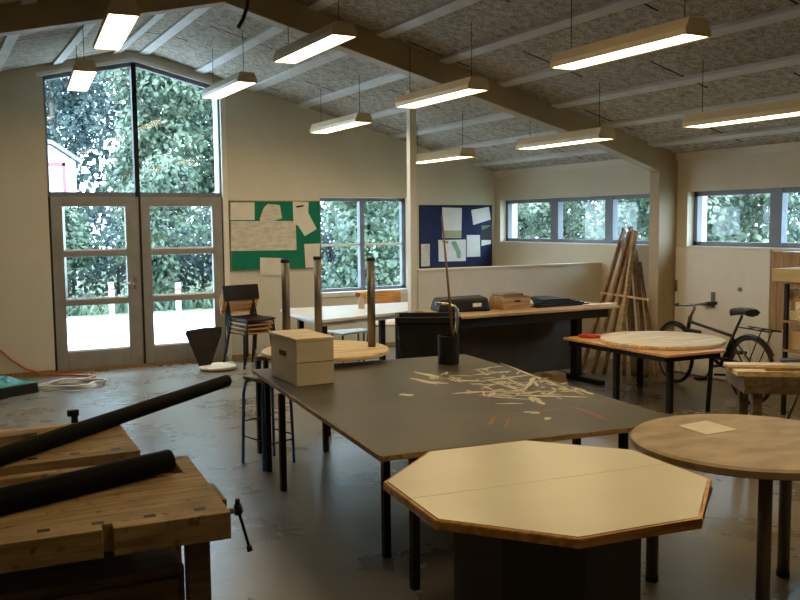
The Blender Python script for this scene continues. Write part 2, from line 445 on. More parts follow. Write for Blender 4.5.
struct('trim_7', MB().box((1.262, G - .02, 0), (3.28, G + .3, .03)), 'brown', label='wooden threshold under the glazed doors', cat='threshold')
struct('trim_8', MB().box((2.258, G + .0, .03), (2.28, G + .09, TB)).box((1.262, G + .01, .03), (1.287, G + .09, TB)).box((3.26, G + .01, .03), (3.28, G + .09, TB)), 'black', label='dark joints around the double doors', cat='trim')

# ---- low window beside the green board
def vec(o, *a): o.location = a; return o
w2 = tag(bpy.data.objects.new('window_2', None), 'four pane window beside the green noticeboard', 'window', kind='structure'); C.objects.link(w2)
y0, y1 = G + .14, G + .21
f = MB().box((4.565, y0, .77), (5.9, y1, .81)).box((4.565, y0, 1.97), (5.9, y1, 2.015)).box((4.565, y0, .77), (4.6, y1, 2.0)).box((5.85, y0, .77), (5.905, y1, 2.0))
build('window_frame', f, 'frame', w2)
build('mullion', MB().box((5.2, y0 - .012, .8), (5.265, y1, 1.98)), 'frame', w2)
build('window_sill', MB().box((4.565, G - .02, .715), (5.905, G + .3, .77)), 'white', w2)
for a, b in ((4.6, 5.2), (5.265, 5.85)):
    build('glazing_bar', MB().box((a, y0 + .01, 1.375), (b, y1 - .01, 1.405)), 'white', w2)
    for c, d in ((.81, 1.375), (1.405, 1.97)):
        build('pane', MB().box((a, y0 + .03, c), (b, y0 + .036, d)), 'glass', w2)

# ---- ribbon windows
def ribbon(name, ya, yb, mull, label):
    o = tag(bpy.data.objects.new(name, None), label, 'window', kind='structure'); C.objects.link(o)
    x0, x1 = XS + .1, XS + .17
    f = MB().box((x0, ya, HB + .0), (x1, yb, HB + .05)).box((x0, ya, HT - .05), (x1, yb, HT)).box((x0, ya, HB), (x1, ya + .05, HT)).box((x0, yb - .05, HB), (x1, yb, HT))
    build('window_frame', f, 'frame', o)
    ed = [ya + .05]
    for m0, m1 in mull:
        build('mullion', MB().box((x0 - .012, m0, HB), (x1, m1, HT)), 'frame', o); ed += [m0, m1]
    ed.append(yb - .05)
    build('window_sill', MB().box((XS - .012, ya, HB - .012), (x0, yb, HB + .004)), 'white', o)
    for a, b in zip(ed[0::2], ed[1::2]):
        build('pane', MB().box((x0 + .03, a, HB + .05), (x0 + .036, b, HT - .05)), 'glass', o)
ribbon('window_3', 7.45, 10.47, ((8.22, 8.36), (9.27, 9.43)), 'ribbon window high on the side wall behind the partition')
ribbon('window_4', 4.0, 6.95, ((5.82, 5.96), (4.8, 4.94)), 'ribbon window high on the side wall above the bicycle')

# ---- flush white door under the ribbon window
d3 = tag(bpy.data.objects.new('door_3', None), 'flush white door behind the bicycle', 'door', kind='structure'); C.objects.link(d3); d3.location = (XS, 6.4, 0)
build('door_leaf', MB().box((XS - .025, 5.85, .01), (XS, 7.085, 1.38)), 'paint', d3, .004)
h = MB().box((XS - .034, 6.52, .76), (XS - .025, 6.57, .92)).tube([(XS - .03, 6.545, .79), (XS - .075, 6.545, .79), (XS - .078, 6.66, .785)], .014)
build('door_handle', h, 'darkchrome', d3)
build('door_lock', MB().tube([(XS - .02, 6.2, .97), (XS - .04, 6.2, .97)], .022), 'darkchrome', d3)
build('hinge', MB().tube([(XS - .035, 7.06, .9), (XS - .035, 7.06, 1.02)], .016), 'darkchrome', d3)

# ------------------------------------------------------------------ hanging strip lights
def lamp(x, z, y, label):
    L = 1.22; wd = .2
    t = thing('pendant_light', label, 'light', (x, y, z), 'pendant strip lights')
    h = MB()
    # trough: long sides slope in to a narrow back
    pr = [(-wd / 2, 0), (-wd / 2, .035), (-wd * .36, .1), (wd * .36, .1), (wd / 2, .035), (wd / 2, 0), (wd / 2 - .008, 0), (wd / 2 - .008, .03), (wd * .32, .09), (-wd * .32, .09), (-wd / 2 + .008, .03), (-wd / 2 + .008, 0)]
    n = len(pr); a = [h.bm.verts.new((x + px, y - L / 2, z + pz)) for px, pz in pr]; b = [h.bm.verts.new((x + px, y + L / 2, z + pz)) for px, pz in pr]
    for i in range(n): h.bm.faces.new((a[i], a[(i + 1) % n], b[(i + 1) % n], b[i]))
    h.bm.faces.new(a); h.bm.faces.new(b)
    build('housing', h, 'lamp', t)
    for s in (-1, 1):
        yy = y + s * L / 2
        build('end_cap', MB().xz([(x + px, z + pz) for px, pz in pr[:6]], yy - .006 if s < 0 else yy - .004, yy + .004 if s < 0 else yy + .006), 'lamp', t)
    build('diffuser', MB().box((x - wd / 2 + .01, y - L / 2 + .012, z + .004), (x + wd / 2 - .01, y + L / 2 - .012, z + .012)), 'tube', t)
    for s in (-1, 1):
        yy = y + s * (L / 2 - .1)
        wv = build('wire', MB().tube([(x, yy, z + .1), (x, yy, zr(x) - .0)], .003, 6), 'black', t)
    return t
rows = ((1.33, 3.04), (2.80, 3.05), (3.96, 2.73), (5.36, 2.40))
ys = ((8.9, 6.6, 4.35), (8.95, 6.6, 4.15), (9.0, 6.58, 4.32), (8.91, 6.65, 4.45))
names = {(0, 0): 'pendant strip light hanging in front of the tall window, left row far end',
         (0, 1): 'pendant strip light at the top left, nearest in the row left of the ridge',
         (1, 0): 'pendant strip light at the right edge of the tall window',
         (1, 1): 'pendant strip light before the rafter, second of the row right of the ridge',
         (1, 2): 'pendant strip light cut off by the top of the picture',
         (2, 0): 'pendant strip light above the four pane window',
         (2, 1): 'pendant strip light overlapping the top of the slim white post',
         (2, 2): 'large pendant strip light near the top right, in front of the rafter',
         (3, 0): 'pendant strip light above the blue noticeboard',
         (3, 1): 'pendant strip light overlapping the rafter near its column',
         (3, 2): 'pendant strip light at the right edge, above the window by the bicycle'}
for i, (x, z) in enumerate(rows):
    for j in range(3):
        if (i, j) in names:
            l = lamp(x + {(2, 0): .17, (1, 0): .05, (0, 0): .07, (0, 1): -.05}.get((i, j), 0), z, ys[i][j], names[(i, j)])
            if i == 0: l.rotation_euler = (0, 0, -.09)
for k, x in ((1, 2.80), (2, 3.96), (0, 1.33)):  # rows carried on out of view, lamps added to brighten the foreground
    lamp(x, rows[k][1], 2.1, ['pendant strip light over the carpenter\'s benches, left of the ridge', 'added unseen pendant strip light, just right of the ridge and above the octagonal table', 'added unseen pendant strip light, above the worn round table'][k])
hc = MB().tube([(2.19, 6.3, zr(2.19)), (2.19, 6.3, 3.5), (2.18, 6.3, 3.36), (2.165, 6.3, 3.25), (2.135, 6.3, 3.17), (2.093, 6.3, 3.10)], .014, 8)
tag(build('hanging_cable', hc, 'black', at=(2.2, 6.3, zr(2.2))), 'loose black cable end hanging from the ceiling ridge', 'cable')

# ------------------------------------------------------------------ noticeboards
def sheet(poly, y, m, label, group, name='paper_sheet', th=.003, extra=None):
    """paper on the gable wall; poly in (x,z)"""
    cx = sum(p[0] for p in poly) / len(poly); cz = min(p[1] for p in poly)
    o = build(name, MB().xz(poly, y - th, y), m, at=(cx, y, cz))
    tag(o, label, 'paper', group)
    if extra:
        for nm, pl, mm in extra: 
            k = build(nm, MB().xz(pl, y - th - .0015, y - th), mm, o)
    return o
b = thing('noticeboard', 'green felt noticeboard beside the four pane window', 'noticeboard', (3.95, G, 1.09))
build('felt_panel', MB().box((3.352, G - .018, 1.10), (4.56, G - .0005, 1.965)), 'green_felt', b)
f = MB()
for lo, hi in (((3.345, 1.095), (4.565, 1.106)), ((3.345, 1.962), (4.565, 1.973)), ((3.345, 1.095), (3.354, 1.973)), ((4.556, 1.095), (4.565, 1.973))):
    f.box((lo[0], G - .022, lo[1]), (hi[0], G - .0005, hi[1]))
build('board_frame', f, 'brown', b)
YB = G - .0185
def P(px, py):
    """point of the gable wall seen at photo position (px,py) -> (x,z)"""
    d = FW * F + RT * (px - 400) - UP * (py - 300); t = G / d.y
    return (d.x * t, CAMZ + d.z * t)
def Q(*pts): return [P(*q) for q in pts]
gg = 'papers on the green noticeboard'
sheet(Q((230, 202.5), (230, 220), (254, 220), (254, 202.5)), YB, 'paper', 'plain cream sheet in the top left corner of the green board', gg)
sheet(Q((230.5, 221), (230.5, 251), (296, 250), (295, 221)), YB, 'sketch', 'widest sheet, a pencil plan, across the green board', gg)
sheet(Q((259, 219), (263, 208), (267, 204), (279, 205), (281.5, 218.5), (261, 224)), YB - .004, 'sketch', 'grey five sided sheet pinned at the top middle of the green board', gg)
sheet(Q((292, 201.5), (293, 224.5), (300, 225.5), (307, 225), (308, 202)), YB - .001, 'paper', 'upright cream sheet at the top right of the green board', gg,
      extra=[('ink_mark', Q((295.5, 206), (296, 208), (303, 206.5), (303, 205)), 'black')])
sheet(Q((297, 225), (304, 236), (316, 229), (307, 212)), YB - .005, 'paper', 'tilted pinkish sheet overlapping the upright sheet on the green board', gg)
sheet(Q((303.5, 244), (305, 267.5), (319, 267.5), (319.3, 243.5)), YB, 'paper', 'cream sheet in the lower right corner of the green board', gg)
sheet(Q((259.5, 257.5), (259.5, 274.5), (281, 275.5), (281, 258)), YB - .002, 'paper', 'cream square sheet hanging over the lower edge of the green board', gg)

b = thing('noticeboard', 'dark blue felt noticeboard behind the low partition', 'noticeboard', (6.64, G, 1.04))
build('felt_panel', MB().box((6.055, G - .018, 1.05), (7.235, G - .0005, 1.91)), 'blue_felt', b)
f = MB()
for lo, hi in (((6.045, 1.04), (7.245, 1.056)), ((6.045, 1.905), (7.245, 1.92)), ((6.045, 1.04), (6.06, 1.92)), ((7.23, 1.04), (7.245, 1.92))):
    f.box((lo[0], G - .024, lo[1]), (hi[0], G - .0005, hi[1]))
build('board_frame', f, 'black', b)
gb = 'papers on the blue noticeboard'
sheet(Q((441.5, 207.5), (441.5, 238), (460.5, 238), (461, 208)), YB, 'paper2', 'tall pale sheet at the top middle of the blue board', gb,
      extra=[('tinted_foot', Q((441.6, 230.5), (441.6, 237.8), (460.4, 237.8), (460.5, 230.5)), mat('olive_tint', (.4, .4, .22), .8))])
sheet(Q((437.5, 240), (438, 261.5), (465, 261), (465, 239.5)), YB, 'paper2', 'wide pale sheet with a green shape in the middle of the blue board', gb,
      extra=[('green_shape', Q((450, 242), (455, 252), (456.5, 258), (459.5, 258.5), (460, 252), (455, 241)), mat('green_ink', (.2, .4, .22), .8)),
             ('brown_shape', Q((440, 240.8), (447, 244), (448, 240.8)), mat('brown_ink', (.4, .25, .1), .8))])
sheet(Q((419.8, 244), (419.8, 266.5), (429, 266), (429, 244)), YB, 'sketch', 'narrow sheet at the left edge of the blue board', gb)
sheet(Q((470.5, 210), (472.5, 225), (490, 219.5), (488, 207)), YB, 'paper2', 'tilted white sheet in the top right corner of the blue board', gb)
sheet(Q((466, 235), (466, 257), (479.5, 256.5), (479, 235)), YB, 'paper2', 'upright white sheet right of the green drawing on the blue board', gb)
sheet(Q((480, 224.5), (480, 247), (491, 244.5), (491, 224)), YB - .001, 'black', 'dark photograph at the right edge of the blue board', gb, name='photograph',
      extra=[('pale_patch', Q((480.5, 240), (480.5, 246), (490, 243.8), (490, 240)), 'paper2'), ('green_patch', Q((480.5, 225.5), (481, 230), (486, 228), (490, 225.3)), 'leaf_b')])

# ------------------------------------------------------------------ tables
def legs(root, pts, z, r=.018, m='black', sq=False, z0=0.):
    for x, y in pts:
        b = MB()
        if sq: b.box((x - r, y - r, z0), (x + r, y + r, z))
        else: b.tube([(x, y, z0), (x, y, z)], r, 14)
        build('leg', b, m, root)

# octagonal table in front
OC = Vector((2.003, 2.564)); OR = .611; OT = -.504; HZ = .72
t = thing('octagonal_table', 'octagonal cream laminate table with a beech edge, in two halves', 'table', (OC.x, OC.y, 0))
vv = [OC + Vector((math.cos(OT - k * PI / 4), math.sin(OT - k * PI / 4))) * OR for k in range(8)]
mids = [(vv[k] + vv[(k + 1) % 8]) / 2 for k in range(8)]
# the seam joins the edge mid points nearest (1.455,2.645) and (2.589,2.538)
i0 = min(range(8), key=lambda k: (mids[k] - Vector((1.455, 2.645))).length); i1 = (i0 + 4) % 8
sd = (mids[i1] - mids[i0]).normalized(); sn = Vector((-sd.y, sd.x)) * .0015
def inset(p, d=.016): return OC + (p - OC) * (1 - d / OR)
for a, bq in ((i0, i1), (i1, i0)):
    pts = [mids[a]] + [vv[(a + 1 + k) % 8] for k in range(4)] + [mids[bq]]
    sgn = 1 if (vv[(a + 2) % 8] - OC).dot(sn) > 0 else -1
    top = [inset(p) + sn * sgn for p in pts]
    h = build('table_half', MB().prism([(p.x, p.y) for p in top], HZ - .032, HZ), 'laminate', t)
    e = MB()
    for p, q in zip(pts, pts[1:]):
        pi, qi = inset(p), inset(q)
        e.prism([(p.x, p.y), (q.x, q.y), (qi.x, qi.y), (pi.x, pi.y)], HZ - .036, HZ - .001)
    bmesh.ops.remove_doubles(e.bm, verts=e.bm.verts, dist=.0005)
    build('edge_band', e, 'edge', t, .01)
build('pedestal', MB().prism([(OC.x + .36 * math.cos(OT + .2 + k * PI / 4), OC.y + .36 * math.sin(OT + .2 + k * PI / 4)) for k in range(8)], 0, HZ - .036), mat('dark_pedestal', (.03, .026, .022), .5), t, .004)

# round table on the right
RC = (3.158, 2.615); RR = .508
t = thing('round_table', 'round worn wooden table at the right, on steel tube legs', 'table', (RC[0], RC[1], 0))
build('tabletop', MB().lathe([(RR - .02, .675), (RR, .685), (RR, .71), (RR - .012, .72)], (RC[0], RC[1], 0), 72), 'roundtop', t)
for x, y in ((2.925, 2.955), (3.5, 2.69), (2.95, 2.36)):
    l = build('leg', MB().tube([(x, y, .02), (x, y, .675)], .028, 18), 'darkchrome', t)
    build('foot_cap', MB().tube([(x, y, 0), (x, y, .03)], .03, 18), 'rubber', l)
sh = MB().prism([(3.065, 2.944), (3.255, 2.951), (3.238, 2.748), (3.041, 2.755)], .7205, .7225)
tag(build('paper_sheet', sh, 'paper', at=(3.15, 2.85, .7205)), 'square cream sheet lying on the round wooden table', 'paper')

# big dark worktable
BA = -.11
ex = Vector((math.cos(BA), math.sin(BA))); ey = Vector((-math.sin(BA), math.cos(BA)))
B0 = Vector((1.693, 3.313)); BW, BL = 1.625, 2.48
t = thing('worktable', 'big dark topped worktable covered in pale streaks', 'table', (2.5, 4.3, 0))
pl = [B0, B0 + ex * BW, B0 + ex * BW + ey * BL, B0 + ey * BL]
build('tabletop', MB().prism([(p.x, p.y) for p in pl], .657, .68), 'darktop', t)
e = MB()
for p, q in zip(pl, pl[1:] + pl[:1]):
    d = (q - p).normalized(); n = Vector((d.y, -d.x)) * .006
    e.prism([(p.x, p.y), (p.x + n.x, p.y + n.y), (q.x + n.x, q.y + n.y), (q.x, q.y)], .655, .679)
build('edge_band', e, 'bench', t)
LG = [(1.914, 3.42), (1.98, 3.83), (1.93, 5.14), (2.0, 5.6), (3.15, 3.4), (3.3, 3.95), (3.42, 5.1), (3.46, 5.4)]
for x, y in LG: build('leg', MB().box((x - .018, y - .018, 0), (x + .018, y + .018, .62)), 'black', t)
fr = MB()
for a, c in ((0, 4), (4, 7), (7, 3), (3, 0), (2, 6), (1, 5)):
    fr.bar((*LG[a], .637), (*LG[c], .637), .03, .04)
build('frame_rail', fr, 'black', t)
# paint and glue streaks left on the top
pm = MB(); k = 0
def streak(a, b, wd):
    a, b = Vector(a), Vector(b); n = 5; d = (b - a); nn = Vector((-d.y, d.x)).normalized(); L = []; R = []
    for i in range(n + 1):
        c = a + d * i / n + nn * random.uniform(-.006, .006); q = wd * random.uniform(.25, .6) * (.35 if i in (0, n) else 1)
        L.append(c + nn * q); R.append(c - nn * q)
    for i in range(n):
        vs = [pm.bm.verts.new((p.x, p.y, .6804)) for p in (L[i], R[i], R[i + 1], L[i + 1])]
        pm.bm.faces.new(vs)
for a, b, wd in (((2.726, 4.915), (2.771, 4.635), .035), ((2.865, 5.104), (2.917, 4.740), .03), ((2.917, 4.708), (3.073, 4.562), .03), ((3.073, 4.583), (3.438, 4.604), .022),
                 ((3.562, 5.104), (3.313, 3.906), .014), ((3.292, 3.844), (2.979, 4.094), .02), ((2.979, 4.094), (3.177, 4.271), .02), ((3.177, 4.271), (3.438, 4.531), .018),
                 ((2.792, 4.208), (3.229, 4.094), .018), ((2.771, 4.333), (3.073, 4.167), .02), ((2.833, 4.146), (2.979, 3.938), .02), ((3.073, 4.219), (3.115, 4.583), .016),
                 ((3.250, 4.573), (3.177, 4.271), .016), ((2.948, 3.802), (3.021, 3.990), .02), ((3.385, 4.167), (3.125, 4.010), .016), ((2.750, 3.719), (2.792, 3.635), .03),
                 ((2.948, 4.479), (3.333, 4.375), .014), ((3.438, 4.792), (3.125, 4.792), .016), ((3.229, 4.948), (3.521, 5.000), .014), ((2.771, 3.542), (2.729, 3.500), .02), ((2.417, 4.479), (2.458, 4.396), .03)):
    streak(a, b, wd * 1.7)
for i in range(70):
    c = Vector((random.uniform(2.8, 3.42), random.uniform(3.85, 4.95))); an = random.uniform(0, PI); l = random.uniform(.04, .18)
    streak(c, c + Vector((math.cos(an), math.sin(an))) * l, random.uniform(.014, .035))
tag(build('paint_mark', pm, mat('pale_streaks', (.6, .53, .37), .6), t), 'pale paint streaks', kind='stuff')
pm = MB()
for a, b in (((2.421, 3.553), (2.553, 3.708)), ((2.553, 3.708), (3.052, 3.670)), ((3.052, 3.670), (2.990, 3.333)), ((2.448, 3.469), (2.604, 3.646))): streak(a, b, .02)
tag(build('paint_mark', pm, mat('orange_streaks', (.34, .12, .04), .6), t), 'thin orange paint outline')

# wooden box on the worktable
ZT = .6805
t = thing('wooden_box', 'pale plywood box with a hand hole, standing on the worktable', 'box', (2.11, 5.25, ZT))
b = MB().box((1.985, 5.01, ZT), (2.235, 5.49, .957))
for v in b.bm.verts: v.co.x += (v.co.y - 5.01) * .02
build('box_body', b, 'boxply', t, .003)
build('box_lid', MB().box((1.982, 5.006, .957), (2.242, 5.495, .975)), 'ply', t, .003)
build('hand_hole', MB().box((1.9835, 5.2, .845), (1.992, 5.31, .876)), 'black', t)
build('lid_joint', MB().box((1.9835, 5.0085, .823), (2.237, 5.012, .827)), 'benchdark', t)

# round board with its legs in the air, on a small support table
SU = [(2.55, 5.87), (2.77, 6.32), (2.10, 6.09), (2.32, 6.54)]
t = thing('support_table', 'small black steel table carrying the upturned round table', 'table', (2.44, 6.2, 0))
build('tabletop', MB().prism([SU[0], SU[1], SU[3], SU[2]], .69, .72), 'benchdark', t)
legs(t, [(x + (2.435 - x) * .04, y + (6.2 - y) * .04) for x, y in SU], .69, .017, sq=True)
DC = (2.59, 5.95); DR = .47
t = thing('round_table', 'upturned round pine table lying with three steel legs in the air', 'table', (DC[0], DC[1], .721))
build('tabletop', MB().lathe([(DR - .015, .7215), (DR, .728), (DR, .75), (DR - .012, .757)], (DC[0], DC[1], 0), 64), 'pine', t)
for x, y in ((2.925, 5.86), (2.70, 6.34), (2.31, 6.02)):
    l = build('leg', MB().tube([(x, y, .757), (x, y, 1.41)], .03, 16), 'darkchrome', t)
    build('foot_cap', MB().tube([(x, y, 1.40), (x, y, 1.425)], .032, 16), 'rubber', l)

# pot with a long stick and a bent steel rod
t = thing('pot', 'black cylindrical pot on the worktable', 'pot', (3.25, 5.29, ZT))
build('pot_body', MB().lathe([(.073, ZT), (.075, ZT + .01), (.078, ZT + .2), (.073, ZT + .2), (.069, ZT + .02)], (3.25, 5.29, 0), 28), 'blackp', t)
tag(build('stick', MB().tube([(3.29, 5.28, ZT + .03), (3.26, 5.297, 1.18), (3.213, 5.31, 1.722)], .0125, 10, .006), 'pole', at=(3.29, 5.28, ZT + .03)), 'long thin wooden stick standing in the black pot', 'stick')
tag(build('steel_rod', MB().tube([(3.30, 5.31, ZT + .03), (3.338, 5.312, .97), (3.338, 5.312, 1.055), (3.322, 5.322, 1.08), (3.27, 5.343, 1.097), (3.187, 5.365, 1.102)], .0135, 10), 'chrome', at=(3.30, 5.31, ZT + .03)), 'bent steel rod standing in the black pot', 'rod')

# stool under the worktable's corner
t = thing('stool', 'tall stool with blue steel legs beside the worktable corner', 'stool', (2.07, 5.69, 0))
sp = [Vector((1.914, 5.89)), Vector((1.975, 5.63)), Vector((2.175, 5.97)), Vector((2.235, 5.73))]
sc = sum(sp, Vector((0, 0))) / 4
sp = [sc + (p - sc) * 1.0 for p in sp]
build('seat', MB().prism([((sc + (p - sc) * .95).x, (sc + (p - sc) * .95).y) for p in (sp[0], sp[1], sp[3], sp[2])], .60, .625), 'benchdark', t, .006)
for p in sp:
    q = sc + (p - sc) * .82
    build('leg', MB().tube([(p.x, p.y, 0), ((p.x + q.x) / 2, (p.y + q.y) / 2, .5), (q.x, q.y, .58), (sc.x + (q.x - sc.x) * .6, sc.y + (q.y - sc.y) * .6, .598)], .011, 10), 'blue', t)
for a, c, z in ((0, 1, .2), (1, 3, .17), (3, 2, .2), (2, 0, .3)):
    build('rung', MB().tube([(sp[a].x, sp[a].y, z), (sp[c].x, sp[c].y, z)], .006, 8), 'black', t)

# ------------------------------------------------------------------ carpenter's benches on the left
def bench(name, label, ox, oy, rot, wd, dp, zt, vise, trough):
    """ox,oy is the right front corner of the top"""
    R = Matrix.Translation((ox, oy, 0)) @ Matrix.Rotation(rot, 4, 'Z')
    t = thing(name, label, 'workbench', (ox - wd / 2, oy + dp / 2, 0))
    sl = dp if not trough else dp * .68
    th = .085
    notch = .345
    b = MB()
    if vise: b.prism([(-wd, 0), (-notch - .03, 0), (-notch - .03, .05), (-notch, .05), (-notch, 0), (0, 0), (0, sl), (-wd, sl)], zt - th, zt)
    else: b.box((-wd, 0, zt - th), (0, sl, zt))
    build('bench_top', b.xform(R), 'bench', t, .003)
    if trough:
        build('tool_trough', MB().box((-wd, sl, zt - th), (-.06, dp - .05, zt - .05)).xform(R), 'bench', t)
        build('back_rail', MB().box((-wd, dp - .05, zt - th), (0, dp, zt)).xform(R), 'bench', t, .004)
        build('end_rail', MB().box((-.06, sl, zt - th), (0, dp - .05, zt)).xform(R), 'bench', t, .004)
    for k in range(5):
        build('dog_hole', MB().box((-.1 - .15 * k, .055, zt - .001), (-.065 - .15 * k, .08, zt + .0008)).xform(R), 'black', t)
    for x in (-.09, -wd + .1):
        for y in (.09, dp - .1):
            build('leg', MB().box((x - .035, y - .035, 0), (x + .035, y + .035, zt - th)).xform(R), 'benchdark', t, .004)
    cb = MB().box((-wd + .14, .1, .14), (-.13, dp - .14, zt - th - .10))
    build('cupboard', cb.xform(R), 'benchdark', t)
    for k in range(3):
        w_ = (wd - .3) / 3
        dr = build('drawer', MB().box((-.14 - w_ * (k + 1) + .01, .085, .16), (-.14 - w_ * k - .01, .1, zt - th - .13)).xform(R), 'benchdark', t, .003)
        build('knob', MB().tube([(-.14 - w_ * (k + .5), .085, .45), (-.14 - w_ * (k + .5), .06, .45)], .014).xform(R), 'black', dr)
    if vise:
        v = build('vise', MB().box((-.012, .16, zt - .075), (.022, .36, zt - .01)).tube([(.0, .1, zt - .03), (.06, .1, zt - .033)], .009).xform(R), 'benchdark', t)
        build('vise_handle', MB().tube([(.045, .10, zt - .0), (.048, .10, zt - .04), (.075, .085, zt - .155)], .005).tube([(.073, .086, zt - .147), (.077, .084, zt - .165)], .009).tube([(.045, .1, zt - .045), (.045, .1, zt - .012)], .013).tube([(.044, .1, zt - .012), (.044, .1, zt + .006)], .008).xform(R), 'black', v)
    return t
bench('workbench', "near wooden carpenter's bench with an end vise, in the lower left corner", .792, 2.57, -.085, 1.6, .74, .80, True, True)
bench('workbench', "far wooden carpenter's bench behind the one with the end vise", .70, 3.41, -.04, 1.6, .56, .815, False, False)
# long black tubes lying over the benches
def pipe(a, b, r, label):
    a, b = Vector(a), Vector(b)
    t = thing('long_tube', label, 'tube', (a + b) / 2, 'long black tubes')
    d = (b - a).normalized()
    build('tube_wall', MB().tube([a, b], r, 24, cap=False), 'tube_black', t)
    build('tube_end', MB().tube([b - d * .02, b + d * .001], r * .93, 24), mat('dark_tube_end', (.06, .045, .03), .7), t)
    build('tube_end', MB().tube([a - d * .001, a + d * .02], r * .93, 24), 'tube_black', t)
pipe((-.75, 2.566, .851), (1.385, 4.51, .851), .033, 'longer black tube, reaching out beyond the far bench over the floor')
pipe((-.65, 2.6, .843), (.735, 3.1, .843), .0405, 'shorter thicker black tube lying on the near bench')
Z2 = .8155
tag(build('bench_dog', MB().box((.52, 4.0 - .1, Z2), (.545, 3.925, .875)).box((.505, 3.898, .875), (.55, 3.928, .9)), 'black', at=(.53, 3.91, Z2)), 'small black peg standing up from the far bench', 'bench dog')
def lath(a, b, w_, h_, m, label, name='wood_strip', z=Z2, grp=None):
    a, b = Vector((*a, z + h_ / 2)), Vector((*b, z + h_ / 2))
    return tag(build(name, MB().bar(a, b, w_, h_), m, at=(a + b) / 2 - Vector((0, 0, h_ / 2))), label, 'wood strip', grp)
lath((-.3, 3.9), (.62, 3.885), .05, .03, 'pine', 'long flat wood strip along the back of the far bench', grp='wood strips on the benches')
lath((-.35, 3.70), (.36, 3.74), .07, .05, 'bench', 'thick short wood block lying at the left of the far bench', grp='wood strips on the benches')
lath((-.3, 3.62), (.3, 3.63), .03, .012, 'paper', 'thin pale lath beside the longer black tube on the far bench', grp='wood strips on the benches')
lath((-.3, 3.16), (.5, 3.17), .05, .012, 'pine', 'thin pale strip in the trough of the near bench', z=.7515, grp='wood strips on the benches')

# ------------------------------------------------------------------ chairs
def chair_proto(label, group, seat_m, back_m):
    t = thing('chair', label, 'chair', (0, 0, 0), group)
    # seat: curved ply, front at -y
    s = MB(); nx, ny = 6, 6; vs = []
    for j in range(ny + 1):
        for i in range(nx + 1):
            u, v = i / nx - .5, j / ny - .5
            wdt = .40 - .03 * (v + .5)
            z = .42 + .03 * max(0, v - .3) * 3 - .02 * max(0, -v - .35) * 3 + .03 * u * u
            vs.append((u * wdt, v * .4, z))
    for sgn in (0, -.012):
        pass
    top = [s.bm.verts.new(p) for p in vs]; bot = [s.bm.verts.new((p[0], p[1], p[2] - .012)) for p in vs]
    W = nx + 1
    for j in range(ny):
        for i in range(nx):
            a = j * W + i
            s.bm.faces.new((top[a], top[a + 1], top[a + 1 + W], top[a + W])); s.bm.faces.new((bot[a], bot[a + W], bot[a + 1 + W], bot[a + 1]))
    def rim(idx):
        for p, q in zip(idx, idx[1:]): s.bm.faces.new((top[p], bot[p], bot[q], top[q]))
    rim(list(range(W))); rim([j * W + nx for j in range(ny + 1)]); rim([ny * W + i for i in range(nx, -1, -1)]); rim([j * W for j in range(ny, -1, -1)])
    build('seat', s, seat_m, t)
    b = MB(); n = 8; A = []
    for i in range(n + 1):
        u = i / n - .5
        A.append((u * .5, .235 - .09 * u * u * 2))
    for (x0, y0), (x1, y1) in zip(A, A[1:]):
        b.bm.faces.new([b.bm.verts.new(p) for p in ((x0, y0, .62), (x1, y1, .62), (x1, y1 + .03, .80), (x0, y0 + .03, .80))])
        b.bm.faces.new([b.bm.verts.new(p) for p in ((x0, y0 + .012, .62), (x0, y0 + .042, .80), (x1, y1 + .042, .80), (x1, y1 + .012, .62))])
        b.bm.faces.new([b.bm.verts.new(p) for p in ((x0, y0 + .03, .80), (x1, y1 + .03, .80), (x1, y1 + .042, .80), (x0, y0 + .042, .80))])
        b.bm.faces.new([b.bm.verts.new(p) for p in ((x0, y0, .62), (x0, y0 + .012, .62), (x1, y1 + .012, .62), (x1, y1, .62))])
    for k in (0, n):
        x0, y0 = A[k]
        b.bm.faces.new([b.bm.verts.new(p) for p in ((x0, y0, .62), (x0, y0 + .03, .80), (x0, y0 + .042, .80), (x0, y0 + .012, .62))])
    bmesh.ops.remove_doubles(b.bm, verts=b.bm.verts, dist=.0004)
    build('backrest', b, back_m, t)
    for sx in (-1, 1):
        build('leg', MB().tube([(sx * .21, -.2, 0), (sx * .185, -.17, .39), (sx * .17, -.12, .4), (sx * .17, .14, .405)], .011, 10), 'black', t)
        build('leg', MB().tube([(sx * .21, .24, 0), (sx * .185, .16, .39), (sx * .18, .2, .55), (sx * .185, .252, .74)], .011, 10), 'black', t)
    build('stretcher', MB().tube([(-.17, .14, .398), (.17, .14, .398)], .009, 8).tube([(-.17, -.13, .395), (.17, -.13, .395)], .009, 8), 'black', t)
    return t
gs = 'stacked chairs by the glazed doors'
base = (3.36, 10.0)
rz = .28
c1 = chair_proto('lowest chair of the stack by the glazed doors, plywood back', gs, 'orange', 'orange')
c1.location = (*base, 0); c1.rotation_euler = (0, 0, rz)
dz = .052
SC = 1.13
SZ = .93
dup(c1, (base[0] + .008, base[1] - .02, dz), rz, 'second chair from the floor in the stack, plywood back', gs)
dup(c1, (base[0] + .016, base[1] - .04, 2 * dz), rz, 'third chair from the floor in the stack, under the black one', gs)
ct = chair_proto('topmost chair of the stack, all black', gs, 'dark_ply', 'dark_ply')
ct.location = (base[0] + .024, base[1] - .06, 3 * dz); ct.rotation_euler = (0, 0, rz)
c2 = dup(c1, (5.12, 9.85, 0), -.25, 'light orange chair behind the white table by the window')
if 'group' in c2.keys(): del c2['group']

